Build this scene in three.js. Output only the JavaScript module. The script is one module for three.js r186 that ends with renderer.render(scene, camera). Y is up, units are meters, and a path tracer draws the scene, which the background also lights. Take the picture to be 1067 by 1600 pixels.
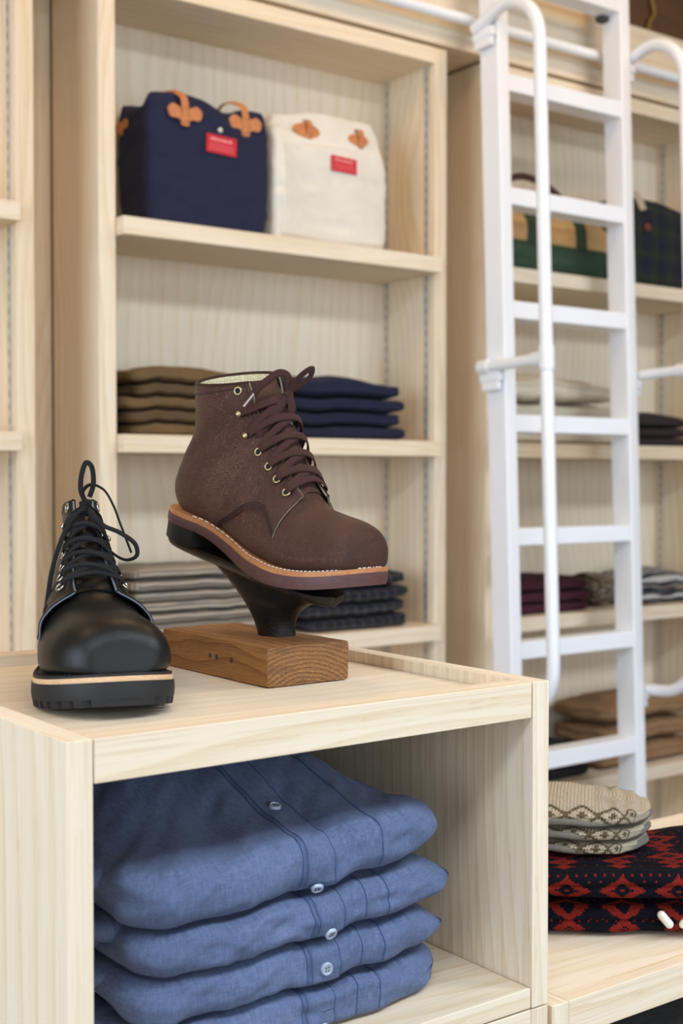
import * as THREE from 'three';
import { RoundedBoxGeometry } from 'three/addons/geometries/RoundedBoxGeometry.js';
import { mergeGeometries, mergeVertices } from 'three/addons/utils/BufferGeometryUtils.js';
import { RectAreaLightUniformsLib } from 'three/addons/lights/RectAreaLightUniformsLib.js';

// ------------------------------------------------------------------ camera, sky, daylight, exposure
const scene = new THREE.Scene();
const EYE = 1.35, YAW = 36.4 * Math.PI / 180, PITCH = 1.46 * Math.PI / 180;
const camera = new THREE.PerspectiveCamera(2 * Math.atan(800 / 2040) * 180 / Math.PI, 1067 / 1600, 0.05, 60);
camera.position.set(0, EYE, 0);
camera.rotation.order = 'YXZ';
camera.rotation.set(-PITCH, -YAW, 0);
camera.focus = 1.2;
camera.userData.fStop = 6.6;
scene.add(camera);

const renderer = new THREE.WebGLRenderer({ antialias: true });
renderer.toneMapping = THREE.LinearToneMapping;
renderer.toneMappingExposure = 0.87;
renderer.shadowMap.enabled = true;
scene.background = new THREE.Color(0.80, 0.90, 1.0);
scene.backgroundIntensity = 1.0;
RectAreaLightUniformsLib.init();

function areaLight(name, color, intensity, w, h, pos, target) {
  const l = new THREE.RectAreaLight(color, intensity, w, h);
  l.name = name; l.position.set(...pos); l.lookAt(...target); l.castShadow = true;
  scene.add(l); return l;
}
// daylight entering through the shop windows behind and beside the photographer
const DAY = new THREE.Color(0.66, 0.82, 1.0);
areaLight('shop_window_daylight', DAY, 2.5, 7.2, 2.3, [0.9, 1.65, 3.08], [0.9, 1.65, 0]);
areaLight('side_window_daylight', DAY, 6.8, 2.8, 2.2, [-3.08, 1.7, -0.7], [0, 1.7, -0.7]);

// ------------------------------------------------------------------ helpers
const PI = Math.PI, sin = Math.sin, cos = Math.cos, abs = Math.abs, pow = Math.pow, min = Math.min, max = Math.max;
const clamp = (x, a, b) => min(b, max(a, x)), lerp = (a, b, t) => a + (b - a) * t, mod = (a, n) => ((a % n) + n) % n;
const smooth = (a, b, x) => { const t = clamp((x - a) / (b - a), 0, 1); return t * t * (3 - 2 * t); };
function rng(seed) { let a = seed >>> 0; return () => { a = (a + 0x6D2B79F5) | 0; let t = Math.imul(a ^ (a >>> 15), 1 | a); t = (t + Math.imul(t ^ (t >>> 7), 61 | t)) ^ t; return ((t ^ (t >>> 14)) >>> 0) / 4294967296; }; }
function hash(x, y, s) { let h = Math.imul(x, 374761393) ^ Math.imul(y, 668265263) ^ Math.imul(s, 1274126177); h = Math.imul(h ^ (h >>> 13), 1274126177); return ((h ^ (h >>> 16)) >>> 0) / 4294967296; }
function vn(x, y, px, py, s) {                                        // periodic value noise
  const xi = Math.floor(x), yi = Math.floor(y), fx = x - xi, fy = y - yi, u = fx * fx * (3 - 2 * fx), v = fy * fy * (3 - 2 * fy);
  const x0 = mod(xi, px), x1 = mod(xi + 1, px), y0 = mod(yi, py), y1 = mod(yi + 1, py);
  return lerp(lerp(hash(x0, y0, s), hash(x1, y0, s), u), lerp(hash(x0, y1, s), hash(x1, y1, s), u), v);
}
function n3(x, y, z, s = 0) {                                         // value noise in space, -1..1
  const zi = Math.floor(z), f = z - zi, w = f * f * (3 - 2 * f), B = 4096;
  return 2 * lerp(vn(x, y, B, B, s + zi * 57 + 1000), vn(x, y, B, B, s + zi * 57 + 1057), w) - 1;
}
function tex(w, h, fn, srgb = true) {
  const d = new Uint8Array(w * h * 4);
  for (let j = 0; j < h; j++) for (let i = 0; i < w; i++) {
    const c = fn(i / w, j / h, i, j), k = (j * w + i) * 4;
    if (typeof c === 'number') d[k] = d[k + 1] = d[k + 2] = clamp(c, 0, 1) * 255;
    else { d[k] = clamp(c[0], 0, 255); d[k + 1] = clamp(c[1], 0, 255); d[k + 2] = clamp(c[2], 0, 255); }
    d[k + 3] = 255;
  }
  const t = new THREE.DataTexture(d, w, h, THREE.RGBAFormat);
  t.wrapS = t.wrapT = THREE.RepeatWrapping; t.magFilter = THREE.LinearFilter; t.minFilter = THREE.LinearMipmapLinearFilter; t.generateMipmaps = true;
  t.colorSpace = srgb ? THREE.SRGBColorSpace : THREE.NoColorSpace; t.needsUpdate = true;
  return t;
}
function rep(t, sx, sy) { t.repeat.set(1 / sx, 1 / sy); return t; }   // uv are metres: one tile is sx by sy metres
const mix3 = (a, b, t) => [lerp(a[0], b[0], t), lerp(a[1], b[1], t), lerp(a[2], b[2], t)];
const mat = (o) => new THREE.MeshPhysicalMaterial(o);

const taken = new Map();
function numbered(n) { const k = taken.get(n) || 0; taken.set(n, k + 1); return k ? n + '_' + String(k).padStart(3, '0') : n; }
function thing(name, label, category, pos = [0, 0, 0], turn = 0, group) {
  const o = new THREE.Group(); o.name = numbered(name); o.position.set(...pos); o.rotation.y = turn;
  o.userData = { label, category }; if (group) o.userData.group = group;
  scene.add(o); return o;
}
function part(name, geo, m, parent, label) {
  const o = new THREE.Mesh(geo, m); o.name = name; o.castShadow = o.receiveShadow = true;
  if (label) o.userData.label = label;
  parent.add(o); return o;
}
function solo(name, geo, m, label, category, group, pos, turn = 0) {
  const o = new THREE.Mesh(geo, m); o.name = numbered(name); o.castShadow = o.receiveShadow = true;
  o.userData = { label, category }; if (group) o.userData.group = group;
  if (pos) o.position.set(...pos); o.rotation.y = turn; scene.add(o); return o;
}
function struct(name, geo, m, label, category) {
  const o = new THREE.Mesh(geo, m); o.name = name; o.castShadow = o.receiveShadow = true;
  o.userData = { kind: 'structure', label, category }; scene.add(o); return o;
}
function merge(list) { return mergeGeometries(list.map(g => { const h = g.index ? g.toNonIndexed() : g; for (const k of Object.keys(h.attributes)) if (!['position', 'normal', 'uv'].includes(k)) h.deleteAttribute(k); return h; })); }
// uv in metres from position; v runs along the grain axis
function boxUV(g, grain = 'x', ox = 0, oy = 0) {
  if (g.index) g = g.toNonIndexed();
  const p = g.attributes.position, uv = new Float32Array(p.count * 2), a = new THREE.Vector3(), b = new THREE.Vector3(), c = new THREE.Vector3();
  for (let i = 0; i < p.count; i += 3) {
    a.fromBufferAttribute(p, i); b.fromBufferAttribute(p, i + 1); c.fromBufferAttribute(p, i + 2);
    const n = b.clone().sub(a).cross(c.clone().sub(a)), ax = abs(n.x), ay = abs(n.y), az = abs(n.z);
    const dom = ax >= ay && ax >= az ? 'x' : ay >= az ? 'y' : 'z';
    let axes = ['x', 'y', 'z'].filter(k => k !== dom), V = grain === dom ? axes[1] : grain, U = axes.find(k => k !== V);
    [a, b, c].forEach((q, k) => { uv[(i + k) * 2] = q[U] + ox + (dom === 'y' ? 0.11 : dom === 'x' ? 0.23 : 0); uv[(i + k) * 2 + 1] = q[V] + oy; });
  }
  g.setAttribute('uv', new THREE.BufferAttribute(uv, 2)); return g;
}
let woodSeed = 7; const wr = rng(99);
function wbox(x0, x1, y0, y1, z0, z1, grain = 'x', r = 0.001) {
  const w = x1 - x0, h = y1 - y0, d = z1 - z0;
  const g = r > 0 ? new RoundedBoxGeometry(w, h, d, 2, min(r, w / 2.01, h / 2.01, d / 2.01)) : new THREE.BoxGeometry(w, h, d);
  g.translate((x0 + x1) / 2, (y0 + y1) / 2, (z0 + z1) / 2);
  return boxUV(g, grain, wr() * 0.5, wr());
}
// surface from a grid of points; uv in metres from a function
function gridGeo(nu, nv, f, uvf, flip = false) {
  const pos = [], uv = [], idx = [];
  for (let j = 0; j <= nv; j++) for (let i = 0; i <= nu; i++) {
    const u = i / nu, v = j / nv, p = f(u, v); pos.push(p.x, p.y, p.z);
    const q = uvf ? uvf(u, v) : [u * 0.1, v * 0.1]; uv.push(q[0], q[1]);
  }
  for (let j = 0; j < nv; j++) for (let i = 0; i < nu; i++) {
    const a = j * (nu + 1) + i, b = a + 1, c = a + nu + 1, d = c + 1;
    if (flip) idx.push(a, c, b, b, c, d); else idx.push(a, b, c, b, d, c);
  }
  const g = new THREE.BufferGeometry();
  g.setAttribute('position', new THREE.Float32BufferAttribute(pos, 3)); g.setAttribute('uv', new THREE.Float32BufferAttribute(uv, 2));
  g.setIndex(idx); g.computeVertexNormals(); return g;
}
// smooth normals across uv seams
function weldNormals(g) {
  if (g.index) g = g.toNonIndexed();
  const p = g.attributes.position, m = new Map(), n = new Float32Array(p.count * 3), key = i => Math.round(p.getX(i) * 2e5) + ',' + Math.round(p.getY(i) * 2e5) + ',' + Math.round(p.getZ(i) * 2e5);
  const a = new THREE.Vector3(), b = new THREE.Vector3(), c = new THREE.Vector3(), keys = [];
  for (let i = 0; i < p.count; i++) keys.push(key(i));
  for (let i = 0; i < p.count; i += 3) {
    a.fromBufferAttribute(p, i); b.fromBufferAttribute(p, i + 1); c.fromBufferAttribute(p, i + 2);
    const nn = b.sub(a).cross(c.sub(a));
    for (let k = 0; k < 3; k++) { const q = m.get(keys[i + k]) || new THREE.Vector3(); q.add(nn); m.set(keys[i + k], q); }
  }
  for (let i = 0; i < p.count; i++) { const q = m.get(keys[i]).clone().normalize(); n[i * 3] = q.x; n[i * 3 + 1] = q.y; n[i * 3 + 2] = q.z; }
  g.setAttribute('normal', new THREE.BufferAttribute(n, 3)); return g;
}
const V3 = (x, y, z) => new THREE.Vector3(x, y, z);
// flat lace or strap: an elliptical section swept along a curve, turned to face hint
function ribbon(pts, width, thick, hint = V3(0, 1, 0), seg = 40, around = 8, closedEnds = true) {
  const c = new THREE.CatmullRomCurve3(pts, false, 'centripetal'), P = c.getSpacedPoints(seg), pos = [], uv = [], idx = [];
  let nrm = typeof hint === 'function' ? hint(0) : hint.clone(), len = 0;
  for (let i = 0; i <= seg; i++) {
    const t = P[min(i + 1, seg)].clone().sub(P[max(i - 1, 0)]).normalize();
    const hv = typeof hint === 'function' ? hint(i / seg) : nrm;
    nrm = hv.clone().sub(t.clone().multiplyScalar(hv.dot(t))); if (nrm.lengthSq() < 1e-6) nrm.set(1, 0, 0); nrm.normalize();
    const bi = t.clone().cross(nrm).normalize();
    if (i) len += P[i].distanceTo(P[i - 1]);
    for (let k = 0; k <= around; k++) {
      const a = k / around * 2 * PI, ca = cos(a), sa = sin(a);
      const q = P[i].clone().addScaledVector(bi, width / 2 * Math.sign(ca) * pow(abs(ca), 0.75)).addScaledVector(nrm, thick / 2 * Math.sign(sa) * pow(abs(sa), 0.75));
      pos.push(q.x, q.y, q.z); uv.push(k / around * width * 2, len);
    }
  }
  for (let i = 0; i < seg; i++) for (let k = 0; k < around; k++) { const a = i * (around + 1) + k, b = a + 1, d = a + around + 1; idx.push(a, d, b, b, d, d + 1); }
  for (const e of [0, seg]) { const base = pos.length / 3, q = P[e]; pos.push(q.x, q.y, q.z); uv.push(0, 0); for (let k = 0; k < around; k++) { const a = e * (around + 1) + k; if (e) idx.push(base, a + 1, a); else idx.push(base, a, a + 1); } }
  const g = new THREE.BufferGeometry();
  g.setAttribute('position', new THREE.Float32BufferAttribute(pos, 3)); g.setAttribute('uv', new THREE.Float32BufferAttribute(uv, 2)); g.setIndex(idx); g.computeVertexNormals(); return g;
}
function tube(pts, r, seg = 40, around = 10, smoothCurve = true) {
  const c = smoothCurve ? new THREE.CatmullRomCurve3(pts, false, 'centripetal') : (() => { const k = new THREE.CurvePath(); for (let i = 1; i < pts.length; i++) k.add(new THREE.LineCurve3(pts[i - 1], pts[i])); return k; })();
  return new THREE.TubeGeometry(c, seg, r, around, false);
}

// ------------------------------------------------------------------ textures and materials
function woodTex(seed, light, mid, dark, freq, cath, W = 1024, H = 1024) {
  return tex(W, H, (u, v) => {
    const warp = (vn(u * 4, v * 3, 4, 3, seed) - 0.5) * cath + (vn(u * 9, v * 5, 9, 5, seed + 1) - 0.5) * cath * 0.3;
    const ring = mod((u + warp) * freq, 1), band = pow(ring, 2.2) * (1 - smooth(0.9, 1, ring));
    const broad = vn(u * 7 + warp * 6, v * 2, 7, 2, seed + 2), fine = vn(u * 330, v * 14, 330, 14, seed + 3), pore = vn(u * 500, v * 60, 500, 60, seed + 4);
    let c = mix3(light, mid, clamp(band * 0.75 + (broad - 0.5) * 0.5 + 0.15, 0, 1));
    c = mix3(c, dark, clamp((fine - 0.55) * 0.55, 0, 0.3) + (pore > 0.84 ? 0.22 : 0) * (0.3 + band));
    return c;
  });
}
const ashA = rep(woodTex(11, [237, 221, 196], [227, 205, 170], [202, 173, 128], 16, 0.13), 0.5, 1.2);
const ashB = rep(woodTex(37, [238, 222, 197], [222, 198, 161], [191, 158, 114], 30, 0.10), 0.5, 1.2);
const ashC = rep(woodTex(71, [236, 218, 192], [222, 197, 159], [190, 156, 112], 22, 0.2), 0.6, 1.4);
const woodBump = rep(tex(512, 512, (u, v) => 0.5 + 0.5 * (vn(u * 256, v * 10, 256, 10, 5) - 0.5) - (vn(u * 256, v * 40, 256, 40, 6) > 0.85 ? 0.3 : 0), false), 0.3, 0.6);
const wood = (map, rough = 0.55) => mat({ map, bumpMap: woodBump, bumpScale: 0.00012, roughness: rough, specularIntensity: 0.35 });
const WA = wood(ashA), WB = wood(ashB), WC = wood(ashC), woods = [WA, WB, WC];
const wallBrown = mat({ map: rep(woodTex(93, [120, 84, 52], [104, 72, 44], [84, 56, 32], 8, 0.3, 512, 512), 1.0, 2.0), roughness: 0.75 });
const plaster = mat({ map: rep(tex(256, 256, (u, v) => { const n = vn(u * 64, v * 64, 64, 64, 3) * 6 + vn(u * 8, v * 8, 8, 8, 4) * 6; return [132 + n, 92 + n, 52 + n]; }), 1, 1), roughness: 0.9 });
const floorMat = mat({ map: rep(woodTex(51, [112, 92, 74], [98, 80, 64], [80, 64, 50], 10, 0.3, 512, 512), 0.6, 1.5), roughness: 0.5 });
const whitePaint = mat({ color: new THREE.Color(0.91, 0.91, 0.91), roughness: 0.38, bumpMap: rep(tex(256, 256, (u, v) => vn(u * 40, v * 40, 40, 40, 8), false), 0.2, 0.2), bumpScale: 0.0002 });
const steel = mat({ color: new THREE.Color(0.6, 0.57, 0.52), metalness: 0.6, roughness: 0.45 });
const slotMat = mat({ color: new THREE.Color(0.05, 0.045, 0.04), roughness: 0.8 }), holeGrey = mat({ color: new THREE.Color(0.33, 0.28, 0.22), roughness: 0.8 });

// ------------------------------------------------------------------ the room
const BOX = (x0, x1, y0, y1, z0, z1) => boxUV(new THREE.BoxGeometry(x1 - x0, y1 - y0, z1 - z0).translate((x0 + x1) / 2, (y0 + y1) / 2, (z0 + z1) / 2), 'x');
const RX0 = -3.2, RX1 = 5.4, RZ0 = -2.56, RZ1 = 3.2, RH = 3.05;
struct('floor', BOX(RX0, RX1, -0.12, 0, RZ0, RZ1), floorMat, 'brown wooden shop floor', 'floor');
struct('ceiling', BOX(RX0, RX1, RH, RH + 0.12, RZ0, RZ1), plaster, 'white plaster ceiling', 'ceiling');
struct('wall_back', BOX(RX0 - 0.12, RX1 + 0.12, -0.12, RH + 0.12, RZ0 - 0.12, RZ0), wallBrown, 'brown wooden wall above and behind the shelving', 'wall');
struct('wall_right', BOX(RX1, RX1 + 0.12, -0.12, RH + 0.12, RZ0, RZ1), plaster, 'white plaster side wall', 'wall');
function wallWithOpening(name, label, make, a0, a1, o0, o1, y0, y1) {
  struct(name, merge([make(a0, o0, -0.12, RH + 0.12), make(o1, a1, -0.12, RH + 0.12), make(o0, o1, -0.12, y0), make(o0, o1, y1, RH + 0.12)]), plaster, label, 'wall');
}
wallWithOpening('wall_front', 'white wall with the wide shop window', (a, b, y0, y1) => BOX(a, b, y0, y1, RZ1, RZ1 + 0.12), RX0 - 0.12, RX1 + 0.12, -2.7, 4.5, 0.5, 2.8);
wallWithOpening('wall_left', 'white side wall with a window', (a, b, y0, y1) => BOX(RX0 - 0.12, RX0, y0, y1, a, b), RZ0, RZ1, -2.1, 0.7, 0.6, 2.8);
const paneGlass = mat({ color: 0xffffff, transmission: 1, thickness: 0, roughness: 0.02, ior: 1.5 });
{
  const w1 = struct('window_1', merge([BOX(-2.7, 4.5, 0.5, 0.56, 3.22, 3.28), BOX(-2.7, 4.5, 2.74, 2.8, 3.22, 3.28), ...[-2.7, -0.32, 2.06, 4.44].map(x => BOX(x, x + 0.06, 0.5, 2.8, 3.22, 3.28))]), whitePaint, 'wide white framed shop window', 'window');
  for (const [a, b] of [[-2.64, -0.32], [-0.26, 2.06], [2.12, 4.44]]) part('pane', BOX(a, b, 0.56, 2.74, 3.246, 3.252), paneGlass, w1);
  const w2 = struct('window_2', merge([BOX(-3.28, -3.22, 0.6, 0.66, -2.1, 0.7), BOX(-3.28, -3.22, 2.74, 2.8, -2.1, 0.7), ...[-2.1, -0.73, 0.64].map(z => BOX(-3.28, -3.22, 0.6, 2.8, z, z + 0.06))]), whitePaint, 'white framed side window', 'window');
  for (const [a, b] of [[-2.04, -0.73], [-0.67, 0.64]]) part('pane', BOX(-3.252, -3.246, 0.66, 2.74, a, b), paneGlass, w2);
}
// ceiling lamps: glowing panels with area lights of the same size just below; neutral ones over the shop, small warm ones near the shelves
const WARM = new THREE.Color(1.0, 0.66, 0.32), NEUTRAL = new THREE.Color(0.75, 0.86, 1.0);
const glowN = mat({ color: 0xffffff, emissive: NEUTRAL, emissiveIntensity: 3.0, roughness: 0.6 }), glowW = mat({ color: 0xffffff, emissive: WARM, emissiveIntensity: 3.0, roughness: 0.6 });
function lamp(label, x, z, w, d, color, glow, power, group) {
  const t = thing('ceiling_lamp', label, 'lamp', [x, RH - 0.04, z], 0, group);
  part('frame', new RoundedBoxGeometry(w + 0.1, 0.04, d + 0.1, 2, 0.008).translate(0, 0.02, 0), whitePaint, t);
  part('diffuser', new RoundedBoxGeometry(w + 0.02, 0.012, d + 0.02, 2, 0.004).translate(0, -0.004, 0), glow, t);
  areaLight('ceiling_lamp_light', color, power, w, d, [x, RH - 0.055, z], [x, 0, z]);
}
lamp('broad white ceiling lamp left of the photographer', -1.0, 0.55, 1.2, 0.6, NEUTRAL, glowN, 15, 'broad ceiling lamps');
lamp('broad white ceiling lamp above the photographer', 0.8, 0.55, 1.2, 0.6, NEUTRAL, glowN, 11.5, 'broad ceiling lamps');
lamp('broad white ceiling lamp right of the photographer', 2.6, 0.55, 1.2, 0.6, NEUTRAL, glowN, 31, 'broad ceiling lamps');
lamp('small warm ceiling lamp behind the display cabinet', 1.2, -1.6, 0.4, 0.4, WARM, glowW, 12, 'small warm ceiling lamps');
lamp('small warm ceiling lamp in front of the ladder', 2.3, -1.45, 0.4, 0.4, WARM, glowW, 12, 'small warm ceiling lamps');
lamp('small warm ceiling lamp left of the display cabinet', -0.3, -1.5, 0.4, 0.4, WARM, glowW, 12, 'small warm ceiling lamps');

// ------------------------------------------------------------------ shelving bays
const ZW = -2.3, ZB = -2.5, SHELF = [1.855, 1.436, 1.014, 0.59, 0.17], ST = 0.035, UP = 0.036, BH = 2.337;
function bay(x0, label) {
  const W = 0.88, t = thing('shelving_bay', label, 'shelving', [x0, 0, ZW]);
  const zb = ZB - ZW;
  part('side_panel', wbox(0, UP, 0, BH, zb - 0.012, 0, 'y', 0.0015), WB, t);
  part('side_panel', wbox(W - UP, W, 0, BH, zb - 0.012, 0, 'y', 0.0015), WC, t);
  part('top_panel', wbox(UP, W - UP, BH - UP, BH, zb - 0.012, 0.0005, 'x', 0.0015), WA, t);
  part('plinth', wbox(UP, W - UP, 0.0, 0.08, zb, -0.02, 'x'), WA, t);
  part('back_panel', wbox(UP, W - UP, 0.0, BH - UP, zb - 0.012, zb, 'y', 0), WA, t);
  SHELF.forEach((y, i) => part('shelf', wbox(UP + 0.0015, W - UP - 0.0015, y - ST, y, zb, 0.028, 'x', 0.0015), woods[i % 3], t));
  for (const [sx, dir] of [[UP, 1], [W - UP, -1]]) for (const z of [-0.028, -0.176]) {
    const s = part('shelf_standard', new THREE.BoxGeometry(0.0025, BH - UP - 0.1, 0.016).translate(sx + dir * 0.0012, (BH - UP + 0.1) / 2, z), steel, t);
    const slots = [];
    for (let y = 0.95; y < BH - UP - 0.02; y += 0.0254) slots.push(new THREE.BoxGeometry(0.0014, 0.0125, 0.005).translate(sx + dir * 0.0023, y, z));
    const q = part('slot_row', merge(slots), holeGrey, s); q.userData.kind = 'stuff';
  }
  return t;
}
bay(0.107, 'pale wood shelving bay cut off by the left edge of the picture');
bay(1.118, 'pale wood shelving bay holding the navy and cream tote bags');
bay(2.123, 'pale wood shelving bay behind the white ladder');
[[-0.02, 0.107], [0.987, 1.118], [1.998, 2.123], [3.003, 3.13]].forEach(([a, b], i) => struct('trim_' + (i + 1), wbox(a, b, 0, 2.343, RZ0, -2.52, 'y', 0), WC, ['tan filler strip left of the left bay', 'tan filler strip between the left bay and the tote bag bay', 'tan filler strip between the tote bag bay and the ladder bay', 'tan filler strip right of the ladder bay'][i], 'trim'));
struct('trim_5', wbox(-0.02, 4.2, 2.346, 2.524, RZ0, -2.298, 'x', 0.002), WA, 'pale wood cornice board along the top of the shelving', 'trim');
{ // rail that the ladder hangs from
  const t = thing('ladder_rail', 'white tubular ladder rail running along the cornice', 'rail', [0, 2.403, -2.264]);
  part('tube', new THREE.CylinderGeometry(0.013, 0.013, 4.1, 20).rotateZ(PI / 2).translate(2.1, 0, 0), whitePaint, t);
  for (const x of [0.5, 1.35, 2.9, 3.6]) {
    part('bracket', merge([new THREE.CylinderGeometry(0.009, 0.009, 0.03, 12).rotateX(PI / 2).translate(x, 0, -0.019), new THREE.CylinderGeometry(0.022, 0.022, 0.004, 20).rotateX(PI / 2).translate(x, 0, -0.032)]), whitePaint, t);
  }
}
solo('hanging_cord', tube([V3(3.0, 3.045, -2.55), V3(2.999, 2.79, -2.548), V3(2.997, 2.738, -2.546), V3(3.008, 2.703, -2.546), V3(2.989, 2.677, -2.546), V3(2.981, 2.65, -2.546), V3(2.976, 2.528, -2.546)], 0.006, 40, 8), mat({ color: 0x9a7a3a, roughness: 0.6 }), 'thin ochre cord hanging down the brown wall above the cornice', 'cord');

// ------------------------------------------------------------------ library ladder
{
  const lean = Math.atan(0.036), t = thing('library_ladder', 'tall white library ladder with tread rungs and looped handrails', 'ladder', [2.26, 0, -2.089]);
  t.rotation.x = -lean;
  const L = 2.76, xo = [[-0.222, -0.188], [0.188, 0.222]];
  xo.forEach(([a, b]) => { const s = part('stile', wbox(a, b, 0.0, L, -0.06, 0, 'y', 0.003), whitePaint, t); s.position.y = 0.003; });
  for (let k = -1; k <= 8; k++) {
    const y = 2.269 - k * 0.2575;
    part('rung', wbox(-0.188, 0.188, y - 0.04, y, -0.056, -0.001, 'x', 0.003), whitePaint, t);
  }
  const hook = part('hook_bracket', wbox(0.162, 0.187, 2.474, 2.504, -0.058, -0.034, 'x', 0.002), slotMat, t, 'black metal hook bracket');
  const zr = 0.148, r = 0.0145, R = 0.105;
  for (const s of [-1, 1]) {
    const x = s * 0.24, pts = [V3(x, 2.372, -0.055)];
    const yT = 2.40, yB = 0.835;
    for (let a = 0; a <= 6; a++) { const q = a / 6 * PI / 2; pts.push(V3(x, yT - R + R * cos(q), zr - R + R * sin(q))); }
    for (let k = 1; k < 12; k++) pts.push(V3(x, lerp(yT - R, yB + R, k / 12), zr));
    for (let a = 0; a <= 6; a++) { const q = PI / 2 + a / 6 * PI / 2; pts.push(V3(x, yB + R + R * cos(q), zr - R + R * sin(q))); }
    pts.push(V3(x, yB, -0.05));
    const h = part('handrail', tube(pts, r, 160, 16), whitePaint, t);
    part('standoff', merge([
      new THREE.CylinderGeometry(0.0125, 0.0125, 0.21, 16).rotateX(PI / 2).translate(x, 1.605, 0.045),
      new THREE.CylinderGeometry(0.0175, 0.0175, 0.05, 18).translate(x, 1.605, zr),
      new THREE.CylinderGeometry(0.0165, 0.0165, 0.03, 18).rotateX(PI / 2).translate(x, 1.605, zr - 0.024),
      new THREE.CylinderGeometry(0.0165, 0.0165, 0.03, 18).rotateX(PI / 2).translate(x, 1.605, -0.045)]), whitePaint, h);
    for (const y of [2.36, 1.585, 0.825]) part('mount_plate', merge([wbox(x - 0.006 - s * 0.006, x + 0.006 - s * 0.006, y - 0.034, y + 0.010, -0.060, -0.004, 'y', 0.003), wbox(x - 0.008 - s * 0.006, x + 0.008 - s * 0.006, y - 0.014, y + 0.006, -0.064, 0.0, 'y', 0.003)]), whitePaint, h);
  }
}

// ------------------------------------------------------------------ display cabinet, base unit, bench
const CX0 = 0.370, CX1 = 0.8275, CZ0 = -1.282, CZ1 = -0.814, CT = 0.0195, CY0 = 0.885, CY1 = 1.1725, TRAY = 1.1606;
{
  const t = thing('display_cabinet', 'pale wood open display cabinet with a tray top carrying the boots', 'cabinet', [CX0, CY0, CZ1]);
  const w = CX1 - CX0, h = CY1 - CY0, d = CZ1 - CZ0, g = 0.0011;
  part('side_panel', wbox(0, CT, 0, h, -d, 0, 'y', 0.0008), WA, t);
  part('side_panel', wbox(w - CT, w, 0, h, -d, 0, 'y', 0.0008), WB, t);
  part('front_lip', wbox(CT + g, w - CT - g, 1.1412 - CY0, h - 0.0002, -0.024, -0.0006, 'x', 0.0008), WC, t);
  part('tray_board', wbox(CT + g, w - CT - g, 1.1415 - CY0, TRAY - CY0, -d + 0.03, -0.024, 'x', 0), WA, t);
  part('back_rim', wbox(CT + g, w - CT - g, 1.1415 - CY0, h - 0.0002, -d, -d + 0.03, 'x', 0.0008), WB, t);
  part('bottom_board', wbox(CT + g, w - CT - g, 0.0004, 0.903 - CY0, -d + 0.012, -0.0006, 'x', 0.0008), WC, t);
  part('back_panel', wbox(CT + g, w - CT - g, 0.0005, 1.1412 - CY0, -d, -d + 0.012, 'y', 0), WB, t);
}
{
  const t = thing('base_unit', 'pale wood base unit underneath the display cabinet', 'cabinet', [CX0, 0, CZ1]);
  const w = CX1 - CX0, h = CY0 - 0.0012, d = CZ1 - CZ0, g = 0.0006;
  part('side_panel', wbox(0, CT, 0, h, -d, 0, 'y', 0.0008), WA, t);
  part('side_panel', wbox(w - CT - 0.0003, w, 0, h, -d, 0, 'y', 0.0008), WC, t);
  part('top_board', wbox(CT + g, w - CT - g, h - 0.02, h, -d, -0.026, 'x', 0.0008), WB, t);
  part('back_panel', wbox(CT + g, w - CT - g, 0.04, h - 0.0205, -d, -d + 0.012, 'y', 0), WB, t);
  const n = 3, hh = (h - 0.04) / n;
  for (let k = 0; k < n; k++) part('drawer_front', wbox(CT + g, w - CT - g, 0.04 + k * hh + 0.0006, 0.04 + (k + 1) * hh - (k === n - 1 ? 0 : 0.0006), -0.025, -0.0006, 'x', 0.0008), [WA, WC, WA][k], t);
}
const BY = 0.881, BX0 = 0.8325;
{
  const t = thing('display_bench', 'pale wood display bench carrying the red and navy knitwear', 'bench', [BX0, 0, CZ1 + 0.001]);
  const L = 1.25, d = 0.37, P = 0.0205;
  part('end_panel', wbox(0, P, 0, BY, -d, 0, 'y', 0.0008), WB, t);
  part('end_panel', wbox(L - P, L, 0, BY, -d, 0, 'y', 0.0008), WB, t);
  part('bench_top', wbox(P + 0.0008, L - P - 0.0008, BY - 0.02, BY - 0.0002, -d, -0.0175, 'x', 0.0005), WA, t);
  part('front_lip', wbox(P + 0.0008, L - P - 0.0008, BY - 0.0345, BY, -0.0172, -0.0006, 'x', 0.0008), WC, t);
  part('lower_shelf', wbox(P + 0.0008, L - P - 0.0008, 0.60, 0.62, -d, -0.02, 'x', 0.0008), WA, t);
}

// ------------------------------------------------------------------ boots
const cellNoise = (N, seed) => { const r = rng(seed), P = []; for (let i = 0; i < N * N; i++) P.push([r(), r()]); return (u, v) => { const x = u * N, y = v * N, xi = Math.floor(x), yi = Math.floor(y); let d1 = 9, d2 = 9; for (let a = -1; a <= 1; a++) for (let b = -1; b <= 1; b++) { const q = P[mod(yi + b, N) * N + mod(xi + a, N)], dx = xi + a + q[0] - x, dy = yi + b + q[1] - y, d = Math.hypot(dx, dy); if (d < d1) { d2 = d1; d1 = d; } else if (d < d2) d2 = d; } return d2 - d1; }; };
const pebbleF = cellNoise(48, 5), pebbleG = cellNoise(22, 15);
const pebble = rep(tex(1024, 1024, (u, v) => 0.25 + 0.55 * smooth(0, 0.45, pebbleF(u, v)) + 0.2 * smooth(0, 0.4, pebbleG(u, v)), false), 0.075, 0.075);
const softGrain = rep(tex(512, 512, (u, v) => 0.5 + 0.3 * (vn(u * 90, v * 90, 90, 90, 21) - 0.5) + 0.4 * (vn(u * 14, v * 14, 14, 14, 22) - 0.5), false), 0.09, 0.09);
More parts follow.
